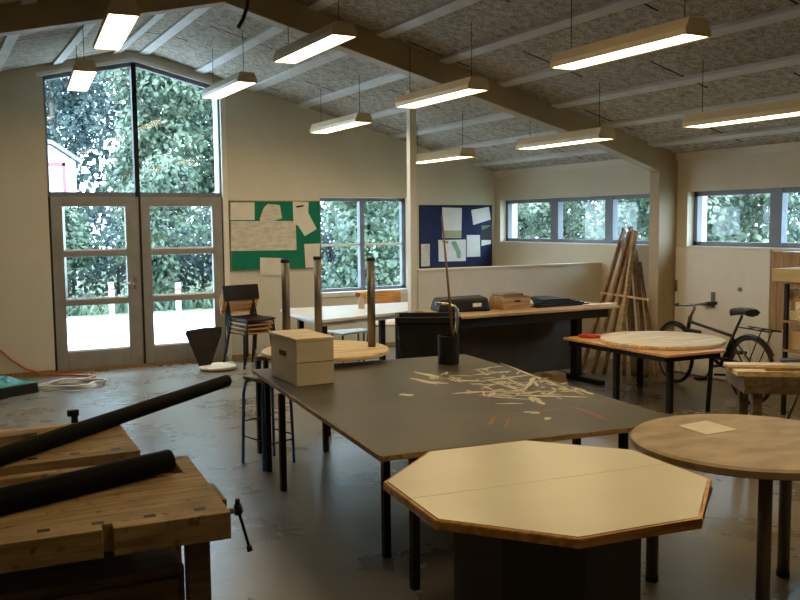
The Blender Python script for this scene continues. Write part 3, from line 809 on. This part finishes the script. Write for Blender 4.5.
# loose chair shell on the floor
t = thing('chair_shell', 'loose chair shell on the floor, dark back and pale seat', 'chair shell', (2.93, 9.95, 0))
build('seat', MB().lathe([(.20, .012), (.215, .03), (.215, .042), (.2, .05)], (2.95, 9.92, 0), 36), 'ply', t)
build('seat_underside', MB().lathe([(.16, 0), (.2, .004), (.205, .0118)], (2.95, 9.92, 0), 36), 'black', t)
bk = MB()
pts = [Vector((2.745, 9.97, .05)), Vector((2.89, 9.97, .06)), Vector((3.06, 10.1, .40)), Vector((3.07, 10.12, .47)), Vector((2.86, 10.12, .475)), Vector((2.65, 10.12, .455)), Vector((2.635, 10.11, .42))]
nn = -(pts[1] - pts[0]).cross(pts[3] - pts[0]).normalized() * .014
a = [bk.bm.verts.new(p) for p in pts]; b_ = [bk.bm.verts.new(p + nn) for p in pts]
bk.bm.faces.new(a); bk.bm.faces.new(b_[::-1])
for i in range(7): bk.bm.faces.new((a[i], b_[i], b_[(i + 1) % 7], a[(i + 1) % 7]))
build('backrest', bk, 'dark_ply', t)

# ------------------------------------------------------------------ white table by the window
t = thing('long_white_table', 'white topped table under the four pane window', 'table', (4.2, 8.7, 0))
wp = [(3.44, 8.05), (4.62, 8.36), (5.16, 9.32), (3.54, 9.4), (3.46, 9.0)]
build('tabletop', MB().prism(wp, .69, .72), 'white', t)
build('apron', MB().prism([(3.5, 8.15), (4.55, 8.42), (5.0, 9.2), (3.58, 9.3)], .64, .689), 'column', t)
legs(t, [(3.56, 8.85), (3.55, 8.2), (4.33, 8.42), (4.95, 9.2)], .64, .028, 'black', True)
t = thing('low_stool', 'pale low bench stool under the white table', 'stool', (4.4, 9.35, 0))
build('seat', MB().prism([(4.18, 9.1), (4.62, 9.3), (4.6, 9.5), (4.1, 9.5)], .40, .42), 'white', t, .004)
legs(t, [(4.22, 9.2), (4.55, 9.32), (4.2, 9.45), (4.54, 9.45)], .40, .013, 'darkchrome')
t = thing('flower_bottle', 'small bottle with yellow and red flowers on the white table', 'vase', (4.32, 8.9, .7205))
build('bottle', MB().lathe([(.035, .7205), (.037, .73), (.037, .81), (.018, .85), (.018, .87)], (4.32, 8.9, 0), 20), 'clearbottle', t)
fl = MB()
for k in range(7):
    fl.lathe([(.008, .0), (.02, .012), (.02, .022), (.006, .032)], (4.34 + .03 * math.cos(k * .9), 8.9 + .03 * math.sin(k * .9), .87 + .008 * (k % 3)), 8)
build('flower', fl, 'yellow', t)
build('flower', MB().lathe([(.01, .85), (.03, .87), (.025, .9)], (4.27, 8.89, 0), 10), 'red', t)
for k in range(1): build('stem', MB().tube([(4.32, 8.9, .74), (4.33, 8.9, .875)], .004, 6), 'leaf_a', t)

# ------------------------------------------------------------------ bin and long table
t = thing('trash_bin', 'large black bin between the worktable and the long table', 'bin', (3.95, 6.85, 0))
def bq(z, k): return [(3.86 - .28 * k, 6.80 - .1 * k, z), (3.96 + .05 * k, 6.5 - .16 * k, z), (4.25 + .1 * k, 6.74 + .03 * k, z), (4.13 - .1 * k, 7.0 + .1 * k, z)]
cb = Vector((3.93, 6.75, 0))
def bq(z, h): return [cb + Vector((sx * h, sy * h * .75, z)) for sx, sy in ((-1, -1), (1, -1), (1, 1), (-1, 1))]
b = MB()
lv = [bq(0, .22), bq(.02, .225), bq(.83, .265), bq(.86, .275), bq(.86, .255), bq(.1, .2)]
rg = [[b.bm.verts.new(Matrix.Rotation(-.5, 3, 'Z') @ (p - cb) + cb) for p in l] for l in lv]
for p, q in zip(rg, rg[1:]):
    for k in range(4): b.bm.faces.new((p[k], p[(k + 1) % 4], q[(k + 1) % 4], q[k]))
b.bm.faces.new(rg[0][::-1]); b.bm.faces.new(rg[-1])
build('bin_body', b, 'blackp', t, .01)
b = MB()
for z, h in ((.835, .28),):
    r0 = [Matrix.Rotation(-.5, 3, 'Z') @ (p - cb) + cb for p in bq(z, h)]
    for k in range(4): b.bar(r0[k], r0[(k + 1) % 4], .02, .05)
build('bin_rim', b, 'blackp', t, .005)

LT = .81
t = thing('long_table', 'long dark wooden table on steel T legs in front of the low partition', 'table', (5.2, 7.2, 0))
build('tabletop', MB().box((4.3, 6.85, LT - .025), (6.28, 7.65, LT)), 'bench', t, .003)
build('apron', MB().prism([(4.36, 6.93), (6.2, 6.93), (6.2, 7.57), (4.36, 7.57)], LT - .12, LT - .026), 'black', t)
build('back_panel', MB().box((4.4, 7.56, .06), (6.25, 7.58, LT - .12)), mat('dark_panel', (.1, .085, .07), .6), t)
for x in (4.48, 6.04):
    l = build('leg', MB().box((x - .035, 7.2, .05), (x + .035, 7.3, LT - .12)), 'black', t)
    build('foot_bar', MB().box((x - .03, 6.83, 0), (x + .03, 7.62, .05)), 'black', l)
t = thing('black_case', 'black soft case lying on the long table', 'case', (4.65, 7.3, LT))
b = MB(); z = LT + .0005
b.prism([(4.32, 7.22), (4.86, 7.1), (4.98, 7.42), (4.42, 7.56)], z, z + .12)
for v in b.bm.verts:
    if v.co.z > z + .05: v.co.x += (4.64 - v.co.x) * .12; v.co.y += (7.33 - v.co.y) * .12; v.co.z += .03 * (v.co.x - 4.3)
build('case_body', b, 'blackp', t, .025)
build('case_label', MB().xz([(4.66, LT + .05), (4.76, LT + .05), (4.76, LT + .085), (4.66, LT + .085)], 7.128, 7.134), 'paper', t)
t = thing('small_crate', 'small open orange wooden crate on the long table', 'crate', (5.160, 7.2, LT))
b = MB().box((4.990, 7.08, z), (5.310, 7.09, z + .12)).box((4.990, 7.33, z), (5.310, 7.34, z + .13)).box((4.990, 7.09, z), (5.000, 7.33, z + .13)).box((5.300, 7.09, z), (5.310, 7.33, z + .13)).box((5.000, 7.09, z), (5.300, 7.33, z + .012))
build('crate_body', b, wood('crate_wood', (.34, .18, .06), (.42, .24, .09)), t)
build('hand_hole', MB().box((5.120, 7.0785, z + .075), (5.190, 7.081, z + .095)), 'black', t)
build('contents', MB().box((5.010, 7.12, z + .1), (5.260, 7.32, z + .155)), 'benchdark', t, .01)
t = MB(); bmesh.ops.create_icosphere(t.bm, subdivisions=2, radius=.045)
for v in t.bm.verts: v.co = v.co * random.uniform(.75, 1.2) * Vector((1, 1, .8)).length * .6 + Vector((5.38, 7.2, z + .04))
tag(build('crumpled_paper', t, 'paper', at=(5.34, 7.2, z)), 'crumpled pale paper beside the orange crate', 'paper')
for k in range(5):
    a = random.uniform(-.06, .06)
    o = MB().box((5.42 + .02 * k, 7.1, z + .016 * k), (6.05 - .06 * k + .03, 7.5, z + .016 * k + .014), (0, 0, a))
    tag(build('dark_sheet', o, 'blackp', at=(5.7, 7.3, z + .016 * k)), ['lowest', 'second lowest', 'middle', 'second highest', 'topmost'][k] + ' of the black sheets piled on the long table', 'sheet', 'black sheets on the long table')
tag(build('flat_board', MB().box((5.95, 6.95, z), (6.34, 7.06, z + .012), (0, 0, .1)), 'pine', at=(6.15, 7, z)), 'short thin wood strip at the right end of the long table', 'wood strip')
tag(build('small_box', MB().box((5.56, 7.04, 0), (5.74, 7.22, .13)), 'card', at=(5.65, 7.13, 0), bev=.004), 'small cardboard box on the floor under the long table', 'box')

# ------------------------------------------------------------------ leaning timber
gp = 'timber poles leaning by the column'
tops = [(7.27, 7.84, 1.58, .02), (7.28, 7.74, 1.60, .022), (7.27, 7.69, 1.55, .02), (7.24, 7.63, 1.56, .026), (7.2, 7.78, 1.45, .018), (7.2, 7.72, 1.3, .03), (7.22, 7.62, 1.35, .03), (7.27, 7.58, 1.2, .016)]
feet = [(6.36, 7.55), (6.42, 7.42), (6.47, 7.30), (6.55, 7.2), (6.6, 7.12), (6.68, 7.05), (6.75, 6.96), (6.8, 6.86)]
od = ['leftmost', 'second', 'third', 'fourth', 'fifth', 'sixth', 'seventh', 'rightmost']
for k, ((x, y, zt, w_), (fx, fy)) in enumerate(zip(tops, feet)):
    lab = od[k] + (' pole' if k in (0, 7) else ' pole from the left') + ' of the timber bundle leaning by the column'
    m = 'pole' if k not in (5, 6) else 'benchdark'
    if k == 3: m = 'bench'
    tag(build('timber_pole', MB().bar((fx, fy, .012), (x - .03, y, zt), w_ * 2.1, w_ * 1.5, (0, 1, 0)), m, at=(fx, fy, 0)), lab, 'pole', gp)
tag(build('wood_strip', MB().bar((6.80, 7.75, .86), (6.98, 7.15, .81), .025, .02), 'pine', at=(6.9, 7.45, .83)), 'thin wood strip lying across the leaning timber bundle', 'wood strip')

# ------------------------------------------------------------------ low table with a round board
t = thing('low_table', 'low wooden table with black legs beside the column', 'table', (5.9, 6.1, 0))
lt = [(5.45, 6.74), (5.44, 5.36), (6.1, 5.32), (6.62, 6.15), (6.3, 6.8)]
HL = .55
build('tabletop', MB().prism(lt, HL - .022, HL), 'edge', t, .003)
cc = Vector((5.95, 6.1))
ap = [tuple(cc + (Vector(p) - cc) * .93) for p in lt]
build('apron', MB().prism(ap, HL - .07, HL - .023), 'black', t)
legs(t, [(5.53, 6.07), (5.66, 5.54), (6.28, 6.55)], HL - .07, .022, 'black', True)
build('leg', MB().tube([(6.03, 5.42, HL - .07), (6.02, 5.42, .3), (5.985, 5.41, 0)], .02, 12), 'black', t)
DZ = HL + .001
t = tag(build('round_board', MB().lathe([(.55, DZ), (.56, DZ + .005), (.56, DZ + .028), (.55, DZ + .033)], (6.02, 6.0, 0), 64), 'ply', at=(6.02, 6.0, DZ)), 'round pale plywood board lying on the low table', 'board')
b = MB(); b.prism([(5.57, 6.66), (5.6, 6.52), (5.72, 6.5), (5.74, 6.62), (5.66, 6.7)], HL + .0005, HL + .03)
tag(build('red_cloth', b, 'red', at=(5.65, 6.6, HL), bev=.012), 'small red cloth at the left corner of the low table', 'cloth')

# ------------------------------------------------------------------ bicycle (along the wall, front wheel to the left)
BX = 6.66
s = 1.03
def bp(y, z, dx=0): return (BX + dx, y * s, CAMZ + (z - CAMZ) * s)
rearc = Vector((BX, 5.16 * s, .315)); frontc = Vector((BX, 6.29 * s, .315))
t = thing('bicycle', 'black bicycle parked in front of the white door', 'bicycle', (BX, 5.86, 0))
def wheel(c):
    w_ = build('wheel', MB().torus(c, .285, .012, 'x', 40, 8), 'darkchrome', t)
    build('tyre', MB().torus(c, .298, .017, 'x', 40, 10), 'rubber', w_)
    build('hub', MB().tube([c - Vector((.05, 0, 0)), c + Vector((.05, 0, 0))], .022, 12), 'darkchrome', w_)
    sp_ = MB()
    for k in range(18):
        a = 2 * PI * k / 18; sp_.tube([c + Vector(((-1) ** k * .03, 0, 0)), c + Vector((0, .28 * math.cos(a), .28 * math.sin(a)))], .0018, 4)
    build('spokes', sp_, 'chrome', w_)
wheel(rearc); wheel(frontc)
bb = Vector((BX, rearc.y + .43, .29)); st = Vector((BX, 5.41 * s, .595)); ht = Vector((BX, 6.06 * s, .665)); hb_ = Vector((BX, 6.08 * s, .585))
fr = MB().tube([bb, st], .016).tube([st, ht], .015).tube([bb, hb_], .018)
fr.tube([ht + Vector((0, -.012, .05)), hb_ + Vector((0, .01, -.03))], .02)
for sx in (-.05, .05):
    fr.tube([bb + Vector((sx * .5, 0, 0)), rearc + Vector((sx, 0, 0))], .009).tube([st + Vector((sx * .4, 0, -.03)), rearc + Vector((sx, 0, 0))], .008)
build('frame', fr, 'bikeframe', t)
fk = MB()
for sx in (-.045, .045): fk.tube([hb_ + Vector((0, .01, -.03)), hb_ + Vector((sx, .03, -.06)), frontc + Vector((sx, -.03, .1)), frontc + Vector((sx, 0, 0))], .011)
build('fork', fk, 'bikeframe', t)
sd_ = Vector((BX, 5.29 * s, .82))
build('seat_post', MB().tube([st - Vector((0, 0, .05)), st, sd_ - Vector((0, 0, .02))], .013), 'bikeframe', t)
sb = MB(); n = 8; prf = [(-.14, .085, .02), (-.1, .09, .03), (-.02, .075, .028), (.05, .04, .02), (.12, .022, .01), (.16, .016, .0)]
rg = []
for y, hw, hz_ in prf:
    rg.append([sb.bm.verts.new(sd_ + Vector((hw * math.cos(a), y, hz_ + (.03 if math.sin(a) > 0 else .05) * math.sin(a) * (1 if math.sin(a) > 0 else .8)))) for a in [2 * PI * k / n for k in range(n)]])
for p, q in zip(rg, rg[1:]):
    for k in range(n): sb.bm.faces.new((p[k], p[(k + 1) % n], q[(k + 1) % n], q[k]))
sb.bm.faces.new(rg[0][::-1]); sb.bm.faces.new(rg[-1])
build('saddle', sb, 'rubber', t)
hs = Vector((BX, 5.98 * s, .81))
h = MB().tube([ht + Vector((0, -.01, .04)), hs], .014).tube([hs, hs + Vector((0, .05, .03))], .013)
hp = hs + Vector((0, .05, .02))
h.tube([hp + Vector((-.22, -.07, .02)), hp + Vector((-.16, -.01, .015)), hp + Vector((-.08, .03, .0)), hp, hp + Vector((.08, .03, 0)), hp + Vector((.16, -.01, .015)), hp + Vector((.22, -.07, .02))], .012)
hd_ = build('handlebar', h, 'darkchrome', t)
for sx in (-1, 1): build('grip', MB().tube([hp + Vector((sx * .235, -.085, .02)), hp + Vector((sx * .165, -.015, .015))], .017), 'rubber', hd_)
def fender(c, a0, a1, r=.332):
    f = MB(); k = 14; prev = None
    for i in range(k + 1):
        a = a0 + (a1 - a0) * i / k
        v = [f.bm.verts.new(c + Vector((x, rr * math.cos(a), rr * math.sin(a)))) for x, rr in ((-.028, r - .012), (0, r), (.028, r - .012))]
        if prev:
            for j in range(2): f.bm.faces.new((prev[j], prev[j + 1], v[j + 1], v[j]))
        prev = v
    o = build('mudguard', f, 'bikeframe', t)
    m = o.modifiers.new('thick', 'SOLIDIFY'); m.thickness = .003
fender(rearc, -.1, 2.6); fender(frontc, .3, 2.5)
rk = MB()
for sx in (-.06, .06): rk.tube([(BX + sx, rearc.y + .12, .70), (BX + sx, rearc.y - .3, .70)], .006)
for y in (-.28, -.15, 0): rk.tube([(BX - .06, rearc.y + y, .70), (BX + .06, rearc.y + y, .70)], .005)
for sx in (-.06, .06): rk.tube([(BX + sx, rearc.y - .2, .70), (BX + sx, rearc.y, .315)], .005)
build('carrier', rk, 'black', t)
cg = MB().tube([bb + Vector((-.06, 0, .09)), rearc + Vector((-.06, 0, .05))], .02).tube([bb + Vector((-.06, 0, -.08)), rearc + Vector((-.06, 0, -.05))], .012)
build('chain_guard', cg, 'bikeframe', t)
cr = MB().tube([bb - Vector((.09, 0, 0)), bb + Vector((.09, 0, 0))], .014).tube([bb + Vector((-.09, 0, 0)), bb + Vector((-.09, .1, -.13))], .01).tube([bb + Vector((.09, 0, 0)), bb + Vector((.09, -.1, .13))], .01)
build('crank', cr, 'darkchrome', t)
build('pedal', MB().box(bb + Vector((-.19, .06, -.145)), bb + Vector((-.1, .14, -.12))), 'rubber', t)
build('pedal', MB().box(bb + Vector((.1, -.14, .12)), bb + Vector((.19, -.06, .145))), 'rubber', t)
t.rotation_euler = (0, 0, -.2); t.location.y += .11
# dark bag hung on the frame
build('saddlebag', MB().box((BX - .05, frontc.y - .36, .42), (BX - .02, frontc.y - .12, .6)), 'blackp', t, .012)

# ------------------------------------------------------------------ right hand clutter
t = thing('wall_cupboard', 'brown wooden wall cupboard right of the white door', 'cupboard', (7.15, 5.2, .62))
build('cupboard_body', MB().box((7.0, 4.6, .62), (XS - .001, 5.59, 1.375)), 'brown', t, .003)
build('cupboard_door', MB().box((6.985, 4.62, .64), (7.0, 5.57, 1.355)), 'brown', t, .002)
# side bench with boards
R = Matrix.Translation((4.68, 3.93, 0)) @ Matrix.Rotation(-.62, 4, 'Z')
t = thing('side_bench', 'rough wooden bench at the right edge, piled with boards', 'workbench', (5.1, 3.95, 0))
build('bench_top', MB().box((0, .0, .54), (1.2, .5, .655)).xform(R), 'benchdark', t, .004)
for x, y in ((.1, .08), (1.1, .08), (.1, .42), (1.1, .42)): build('leg', MB().box((x - .03, y - .03, 0), (x + .03, y + .03, .54)).xform(R), 'benchdark', t)
gl = 'boards on the side bench'
for k, (x0, y0, x1, y1, zz, hh, m, lab) in enumerate(((-.04, .02, 1.25, .14, .6555, .03, 'pine', 'front pale board lying along the side bench'),
                                           (-.06, .16, 1.2, .27, .6555, .035, 'bench', 'middle brown board lying along the side bench'),
                                           (-.03, .29, 1.1, .45, .6555, .025, 'ply', 'rear pale board lying along the side bench'),
                                           (.15, .05, 1.0, .12, .686, .02, 'bench', 'narrow brown strip on top of the front board on the side bench'))):
    tag(build('loose_board', MB().box((x0, y0, zz), (x1, y1, zz + hh)).xform(R), m, at=R @ Vector(((x0 + x1) / 2, (y0 + y1) / 2, zz))), lab, 'board', gl)
cl = MB().tube([R @ Vector(q) for q in ((.35, .44, .70), (.5, .34, .715), (.7, .22, .71), (.9, .2, .71), (1.15, .2, .71))], .014, 8)
tag(build('blue_bar', cl, mat('dark_blue_steel', (.03, .05, .09), .4), at=R @ Vector((.7, .25, .70))), 'dark blue bent steel bar over the boards on the side bench', 'bar')
tag(build('stick', MB().tube([R @ Vector((.35, .55, .0)), R @ Vector((.72, .62, .95))], .012, 8), 'pole', at=R @ Vector((.35, .55, 0))), 'thin brown stick leaning behind the side bench', 'stick')

t = thing('timber_rack', 'black steel rack holding planks at the right edge', 'rack', (6.4, 4.6, 0))
for x, y in ((6.45, 5.0), (6.8, 5.0), (6.45, 4.1), (6.8, 4.1)): build('post', MB().box((x - .015, y - .015, 0), (x + .015, y + .015, 1.15)), 'black', t)
for zz in (.55, .8, 1.13):
    build('shelf', MB().box((6.43, 4.05, zz), (6.83, 5.02, zz + .02)), 'brown', t)
gr = 'timber on the steel rack'
for x0, y1, x1, zz, hh, m, lab, cat in ((6.36, 5.08, 6.70, 1.151, .11, 'pine2', 'thick yellow brown plank sticking out on top of the rack', 'plank'),
                             (6.48, 5.05, 6.72, .98, .10, 'bench', 'plank end on the rack under the thick top plank', 'plank'),
                             (6.48, 4.99, 6.62, .821, .08, 'ply', 'pale block end on the middle shelf of the rack', 'block'),
                             (6.478, 5.06, 6.77, .571, .16, 'card', 'cardboard box on the lowest shelf of the rack', 'box')):
    nm = {'plank': 'plank', 'block': 'wood_block', 'box': 'cardboard_box'}[cat]
    yy0 = 4.15 if cat == 'plank' else y1 - .4
    tag(build(nm, MB().box((x0, yy0, zz), (x1, y1, zz + hh)), m, at=((x0 + x1) / 2, (yy0 + y1) / 2, zz), bev=.003), lab, cat, gr)
# blocks that carry the second plank
for k, y in enumerate((4.3, 4.8)):
    tag(build('wood_block', MB().box((6.46, y, .901), (6.62, y + .12, .979)), 'ply', at=(6.54, y, .901)), ['far off wood block under the plank on the rack', 'near end wood block under the plank on the rack'][k], 'block', gr)

# ------------------------------------------------------------------ things on the floor at the left
t = thing('green_crate', 'dark crate heaped with green tarpaulin at the left edge', 'crate', (.6, 9.7, 0))
build('crate_body', MB().box((.25, 9.35, 0), (.86, 9.95, .1), (0, 0, .45)), 'black', t, .004)
b = MB(); n = 14
gv = [[None] * (n + 1) for _ in range(n + 1)]
for i in range(n + 1):
    for j in range(n + 1):
        u, v = i / n - .5, j / n - .5
        hgt = .105 + .08 * max(0, 1 - 2.6 * (u * u + v * v) * 2) * random.uniform(.4, 1.1)
        p = Matrix.Rotation(.45, 3, 'Z') @ Vector((u * .62, v * .6, 0)); gv[i][j] = b.bm.verts.new((.56 + p.x, 9.66 + p.y, hgt))
for i in range(n):
    for j in range(n): b.bm.faces.new((gv[i][j], gv[i + 1][j], gv[i + 1][j + 1], gv[i][j + 1]))
build('tarpaulin', b, 'greencloth', t)
oc = MB().tube([(.45, G - .03, .55), (.69, G - .03, .33), (.8, G - .035, .21), (.95, G - .04, .09), (1.15, G - .1, .02), (1.4, G - .25, .012), (1.62, G - .45, .012), (1.45, G - .62, .012), (1.2, G - .6, .012)], .011, 8)
tag(build('cable', oc, 'cable_o', at=(1.2, G - .3, 0)), 'orange cable running down the wall to the floor by the doors', 'cable')
cw = MB(); pts = []
for k in range(60):
    a = k * .42; r = .26 + .05 * math.sin(k * 1.7)
    pts.append((1.3 + r * 1.2 * math.cos(a), 9.62 + r * math.sin(a) * .85, .01 + .0008 * k))
cw.tube(pts, .009, 6)
tag(build('cable', cw, 'cable_w', at=(1.3, 9.62, 0)), 'coiled pale cable on the floor in front of the doors', 'cable')

# ------------------------------------------------------------------ outside
struct('ground_outside', MB().box((-30, G + .3, -.12), (40, 17.4, -.04)), 'asphalt', label='pale paving outside the doors', cat='ground')
struct('ground_lawn', MB().box((-30, 17.4, -.12), (40, 60, -.02)).box((XS + .3, -10, -.12), (40, G + .3, -.03)), 'grass', label='grass beyond the paving', cat='ground')

def foliage(blobs, n, size, up=.0):
    """leaf sized quads scattered over the shells of round clumps"""
    vs, fs = [], []
    tot = sum(r * r for _, r in blobs)
    for c, r in blobs:
        c = Vector(c)
        for _ in range(int(n * r * r / tot)):
            d = Vector((random.gauss(0, 1), random.gauss(0, 1), random.gauss(0, 1) + up)).normalized()
            p = c + d * r * random.uniform(.5, 1.08)
            nn = (d + Vector((random.gauss(0, .55), random.gauss(0, .55), random.gauss(0, .55) + .25))).normalized()
            a = nn.orthogonal().normalized(); a = Matrix.Rotation(random.uniform(0, 2 * PI), 3, nn) @ a; b = nn.cross(a)
            l = size * random.uniform(.6, 1.3); w_ = l * .55
            k = len(vs)
            vs += [p - a * l / 2, p + b * w_ / 2, p + a * l / 2, p - b * w_ / 2]
            fs.append((k, k + 1, k + 2, k + 3))
    return vs, fs

def plant(name, label, cat, base, h, wd, nb, n, size, m, group, trunk=True, lo=.25, seed=0, br=.33):
    random.seed(seed + 100)
    x, y = base
    t = thing(name, label, cat, (x, y, 0), group)
    bl = []
    for k in range(nb):
        u = random.random()
        z = h * (lo + (1 - lo) * (k + .5) / nb)
        rr = wd * (.35 + .65 * math.sin(PI * min(1, max(.08, (z / h - lo * .6) / (1 - lo * .6)))) ) * .62
        a = random.uniform(0, 2 * PI); q = math.sqrt(u) * rr
        bl.append((Vector((q * math.cos(a), q * math.sin(a), min(z, h - br * wd * .6))), br * wd * random.uniform(.75, 1.2)))
    vs, fs = foliage(bl, n, size)
    me = bpy.data.meshes.new('foliage'); me.from_pydata([tuple(v) for v in vs], [], fs); me.materials.append(M[m])
    o = bpy.data.objects.new('foliage', me); C.objects.link(o); o.parent = t
    b = MB()
    if trunk:
        b.tube([(x, y, -.05), (x + .05, y, h * .35), (x - .03, y + .04, h * .8)], .16 * wd / 2.5 + .03, 10, .04)
        for k in range(4):
            a = k * 1.7; b.tube([(x + .03, y, h * (.3 + .1 * k)), (x + wd * .4 * math.cos(a), y + wd * .4 * math.sin(a), h * (.5 + .1 * k))], .05, 6, .015)
    else:
        for k in range(4):
            a = k * 1.57 + .4; b.tube([(x + .05 * math.cos(a), y + .05 * math.sin(a), -.05), (x + wd * .3 * math.cos(a), y + wd * .3 * math.sin(a), h * .7)], .025, 6, .01)
    build('trunk' if trunk else 'stem', b, 'bark', t)
    return t
gt, gbu, gh = 'trees outside the gable', 'bushes outside the side wall', 'hedge shrubs beyond the paving'
TR = ((5.9, 26.0, 10, 2.2, 'leaf_b', 'pale green tree filling the middle of the tall window'),
      (4.3, 34.0, 12, 2.7, 'leaf_c', 'tall dark tree behind the white house'),
      (9.6, 31.0, 12, 2.7, 'leaf_a', 'tall tree furthest right behind the tall window'),
      (9.3, 25.8, 9, 1.8, 'leaf_b', 'narrow pale tree at the right edge of the tall window'),
      (11.2, 18.6, 6.5, 1.9, 'leaf_a', 'tree seen through the right half of the four pane window'),
      (15.5, 20.0, 7, 2.3, 'leaf_b', 'pale tree seen at the left end of the ribbon window'),
      (16.0, 15.0, 7, 2.3, 'leaf_c', 'dark tree seen behind the ribbon window above the partition'),
      (16.0, 10.2, 7, 2.3, 'leaf_a', 'tree seen behind the window above the bicycle'))
for k, (x, y, h, wd, m, lab) in enumerate(TR):
    plant('tree', lab, 'tree', (x, y), h, wd, 36, 15000, .2, m, gt, True, .22, k)
HG = ((2.35, 20.0, 2.2, 1.2, 'leaf_a', 'hedge shrub seen at the left of the left door leaf'),
      (4.7, 20.0, 3.1, 1.22, 'leaf_b', 'pale hedge shrub seen where the two door leaves meet'),
      (7.1, 19.6, 3.3, 1.2, 'leaf_b', 'pale hedge shrub on the right of the right door leaf'),
      (7.5, 15.3, 3.0, 1.15, 'leaf_a', 'shrub seen through the left half of the four pane window'),
      (9.7, 16.6, 3.0, 1.1, 'leaf_b', 'pale shrub seen at the right half of the four pane window'))
for k, (x, y, h, wd, m, lab) in enumerate(HG):
    plant('shrub', lab, 'shrub', (x, y), h, wd, 18, 6000, .14, m, gh, False, .12, 30 + k, .4)
BU = ((11.6, 14.5, 3.0, 1.2, 'leaf_b', 'bush seen through the left pane of the ribbon window above the partition'),
      (11.4, 12.0, 2.9, 1.2, 'leaf_a', 'bush seen through the ribbon window just left of the column'),
      (11.0, 9.5, 3.0, 1.2, 'leaf_b', 'bush seen through the window above the bicycle'),
      (10.8, 7.0, 3.0, 1.2, 'leaf_b', 'bush seen at the right edge of the window above the bicycle'))
for k, (x, y, h, wd, m, lab) in enumerate(BU):
    plant('bush', lab, 'bush', (x, y), h, wd, 18, 6500, .12, m, gbu, False, .12, 60 + k, .42)
random.seed(5)
def hedge(label, a, b, h, wd, n, size, m, seed):
    random.seed(seed); a, b = Vector((*a, 0)), Vector((*b, 0))
    t = thing('hedge', label, 'hedge', (a + b) / 2, None)
    d = b - a; k = int(d.length / (wd * .8)) + 1; bl = []
    for i in range(k + 1):
        for z in range(int(h / (wd * .8)) + 1):
            p = a + d * i / k - t.location + Vector((random.uniform(-.15, .15) * wd, random.uniform(-.15, .15) * wd, min(h - wd * .5, wd * .45 + z * wd * .8)))
            bl.append((p, wd * .62 * random.uniform(.85, 1.15)))
    vs, fs = foliage(bl, n, size)
    me = bpy.data.meshes.new('foliage'); me.from_pydata([tuple(v) for v in vs], [], fs); me.materials.append(M[m])
    o = bpy.data.objects.new('foliage', me); C.objects.link(o); o.parent = t
    st_ = MB()
    for i in range(k + 1):
        p = a + d * i / k; st_.tube([p - Vector((0, 0, .1)), p + Vector((.05, .05, h * .7))], .05, 6, .02)
    tag(build('stem', st_, 'bark', t), kind='stuff')
hedge('long dark hedge across the lawn, seen low through the glazed doors', (-1, 22.6), (13.5, 22.6 - .9), 1.9, 1.3, 16000, .16, 'leaf_c', 301)
hedge('tall dark belt of trees on the skyline behind the tall window', (-4, 44), (24, 42), 13, 4.2, 26000, .5, 'leaf_c', 302)
hedge('tall dark hedge on the skyline behind the ribbon windows', (20.5, 5), (20.5, 30), 5.5, 2.6, 16000, .32, 'leaf_c', 303)
random.seed(5)
# low growth along the edge of the paving
vs, fs = [], []
for k in range(2600):
    x = random.uniform(-1, 9); y = random.uniform(17.5, 18.4); h_ = random.uniform(.08, .35); a = random.uniform(0, PI)
    d = Vector((math.cos(a), math.sin(a), 0)) * random.uniform(.02, .05); p = Vector((x, y, -.02)); q = p + Vector((random.gauss(0, .08), random.gauss(0, .08), h_))
    i = len(vs); vs += [tuple(p - d), tuple(p + d), tuple(q + d * .6), tuple(q - d * .6)]; fs.append((i, i + 1, i + 2, i + 3))
me = bpy.data.meshes.new('tall_grass'); me.from_pydata(vs, [], fs); me.materials.append(M['leaf_b'])
o = bpy.data.objects.new('tall_grass', me); C.objects.link(o); tag(o, 'ragged tall grass along the edge of the paving outside', 'grass', kind='stuff')

t = thing('white_house', 'white house with a pink window frame seen at the left of the tall window', 'house', (2.2, 29, 0))
hw = MB().xz([(-3.4, -.05), (3.84, -.05), (3.86, 3.45), (3.2, 3.9), (-3.4, 3.9)], 26, 31)
build('wall', hw, 'house', t)
build('roof', MB().xz([(-3.6, 3.92), (3.22, 3.92), (3.98, 3.42), (4.0, 3.5), (3.24, 4.02), (-3.6, 4.02)], 25.8, 31.2), 'roofslate', t)
wf = MB()
for x0, z0, x1, z1 in ((2.2, 3.33, 3.58, 3.42), (3.5, 2.2, 3.58, 3.42), (2.2, 2.2, 2.28, 3.42), (2.2, 2.2, 3.58, 2.28)): wf.box((x0, 25.95, z0), (x1, 26.0, z1))
build('window_surround', wf, 'pinktrim', t)
for x, y, h_, lab in ((3.06, 17.0, .62, 'white bollard seen through the left door leaf'), (4.31, 17.0, .56, 'white bollard seen through the right door leaf')):
    t = thing('bollard', lab, 'bollard', (x, y, 0), 'bollards outside')
    build('post', MB().tube([(x, y, -.04), (x, y, h_)], .05, 14), 'house', t)
    build('band', MB().tube([(x, y, h_ - .15), (x, y, h_ - .08)], .052, 14), mat('bollard_band', (.5, .12, .08), .6), t)
tag(build('pale_pole', MB().tube([(2.38, 17.9, -.05), (2.38, 17.9, 2.1)], .04, 12), mat('pole_paint', (.16, .16, .14), .6), at=(2.38, 17.9, 0)), 'grey upright pole seen at the left edge of the left door leaf', 'pole')

# ------------------------------------------------------------------ daylight
w = bpy.data.worlds.new('overcast_sky'); S.world = w; w.use_nodes = True
bg = w.node_tree.nodes['Background']; bg.inputs['Color'].default_value = (.62, .81, 1., 1); bg.inputs['Strength'].default_value = 13.5
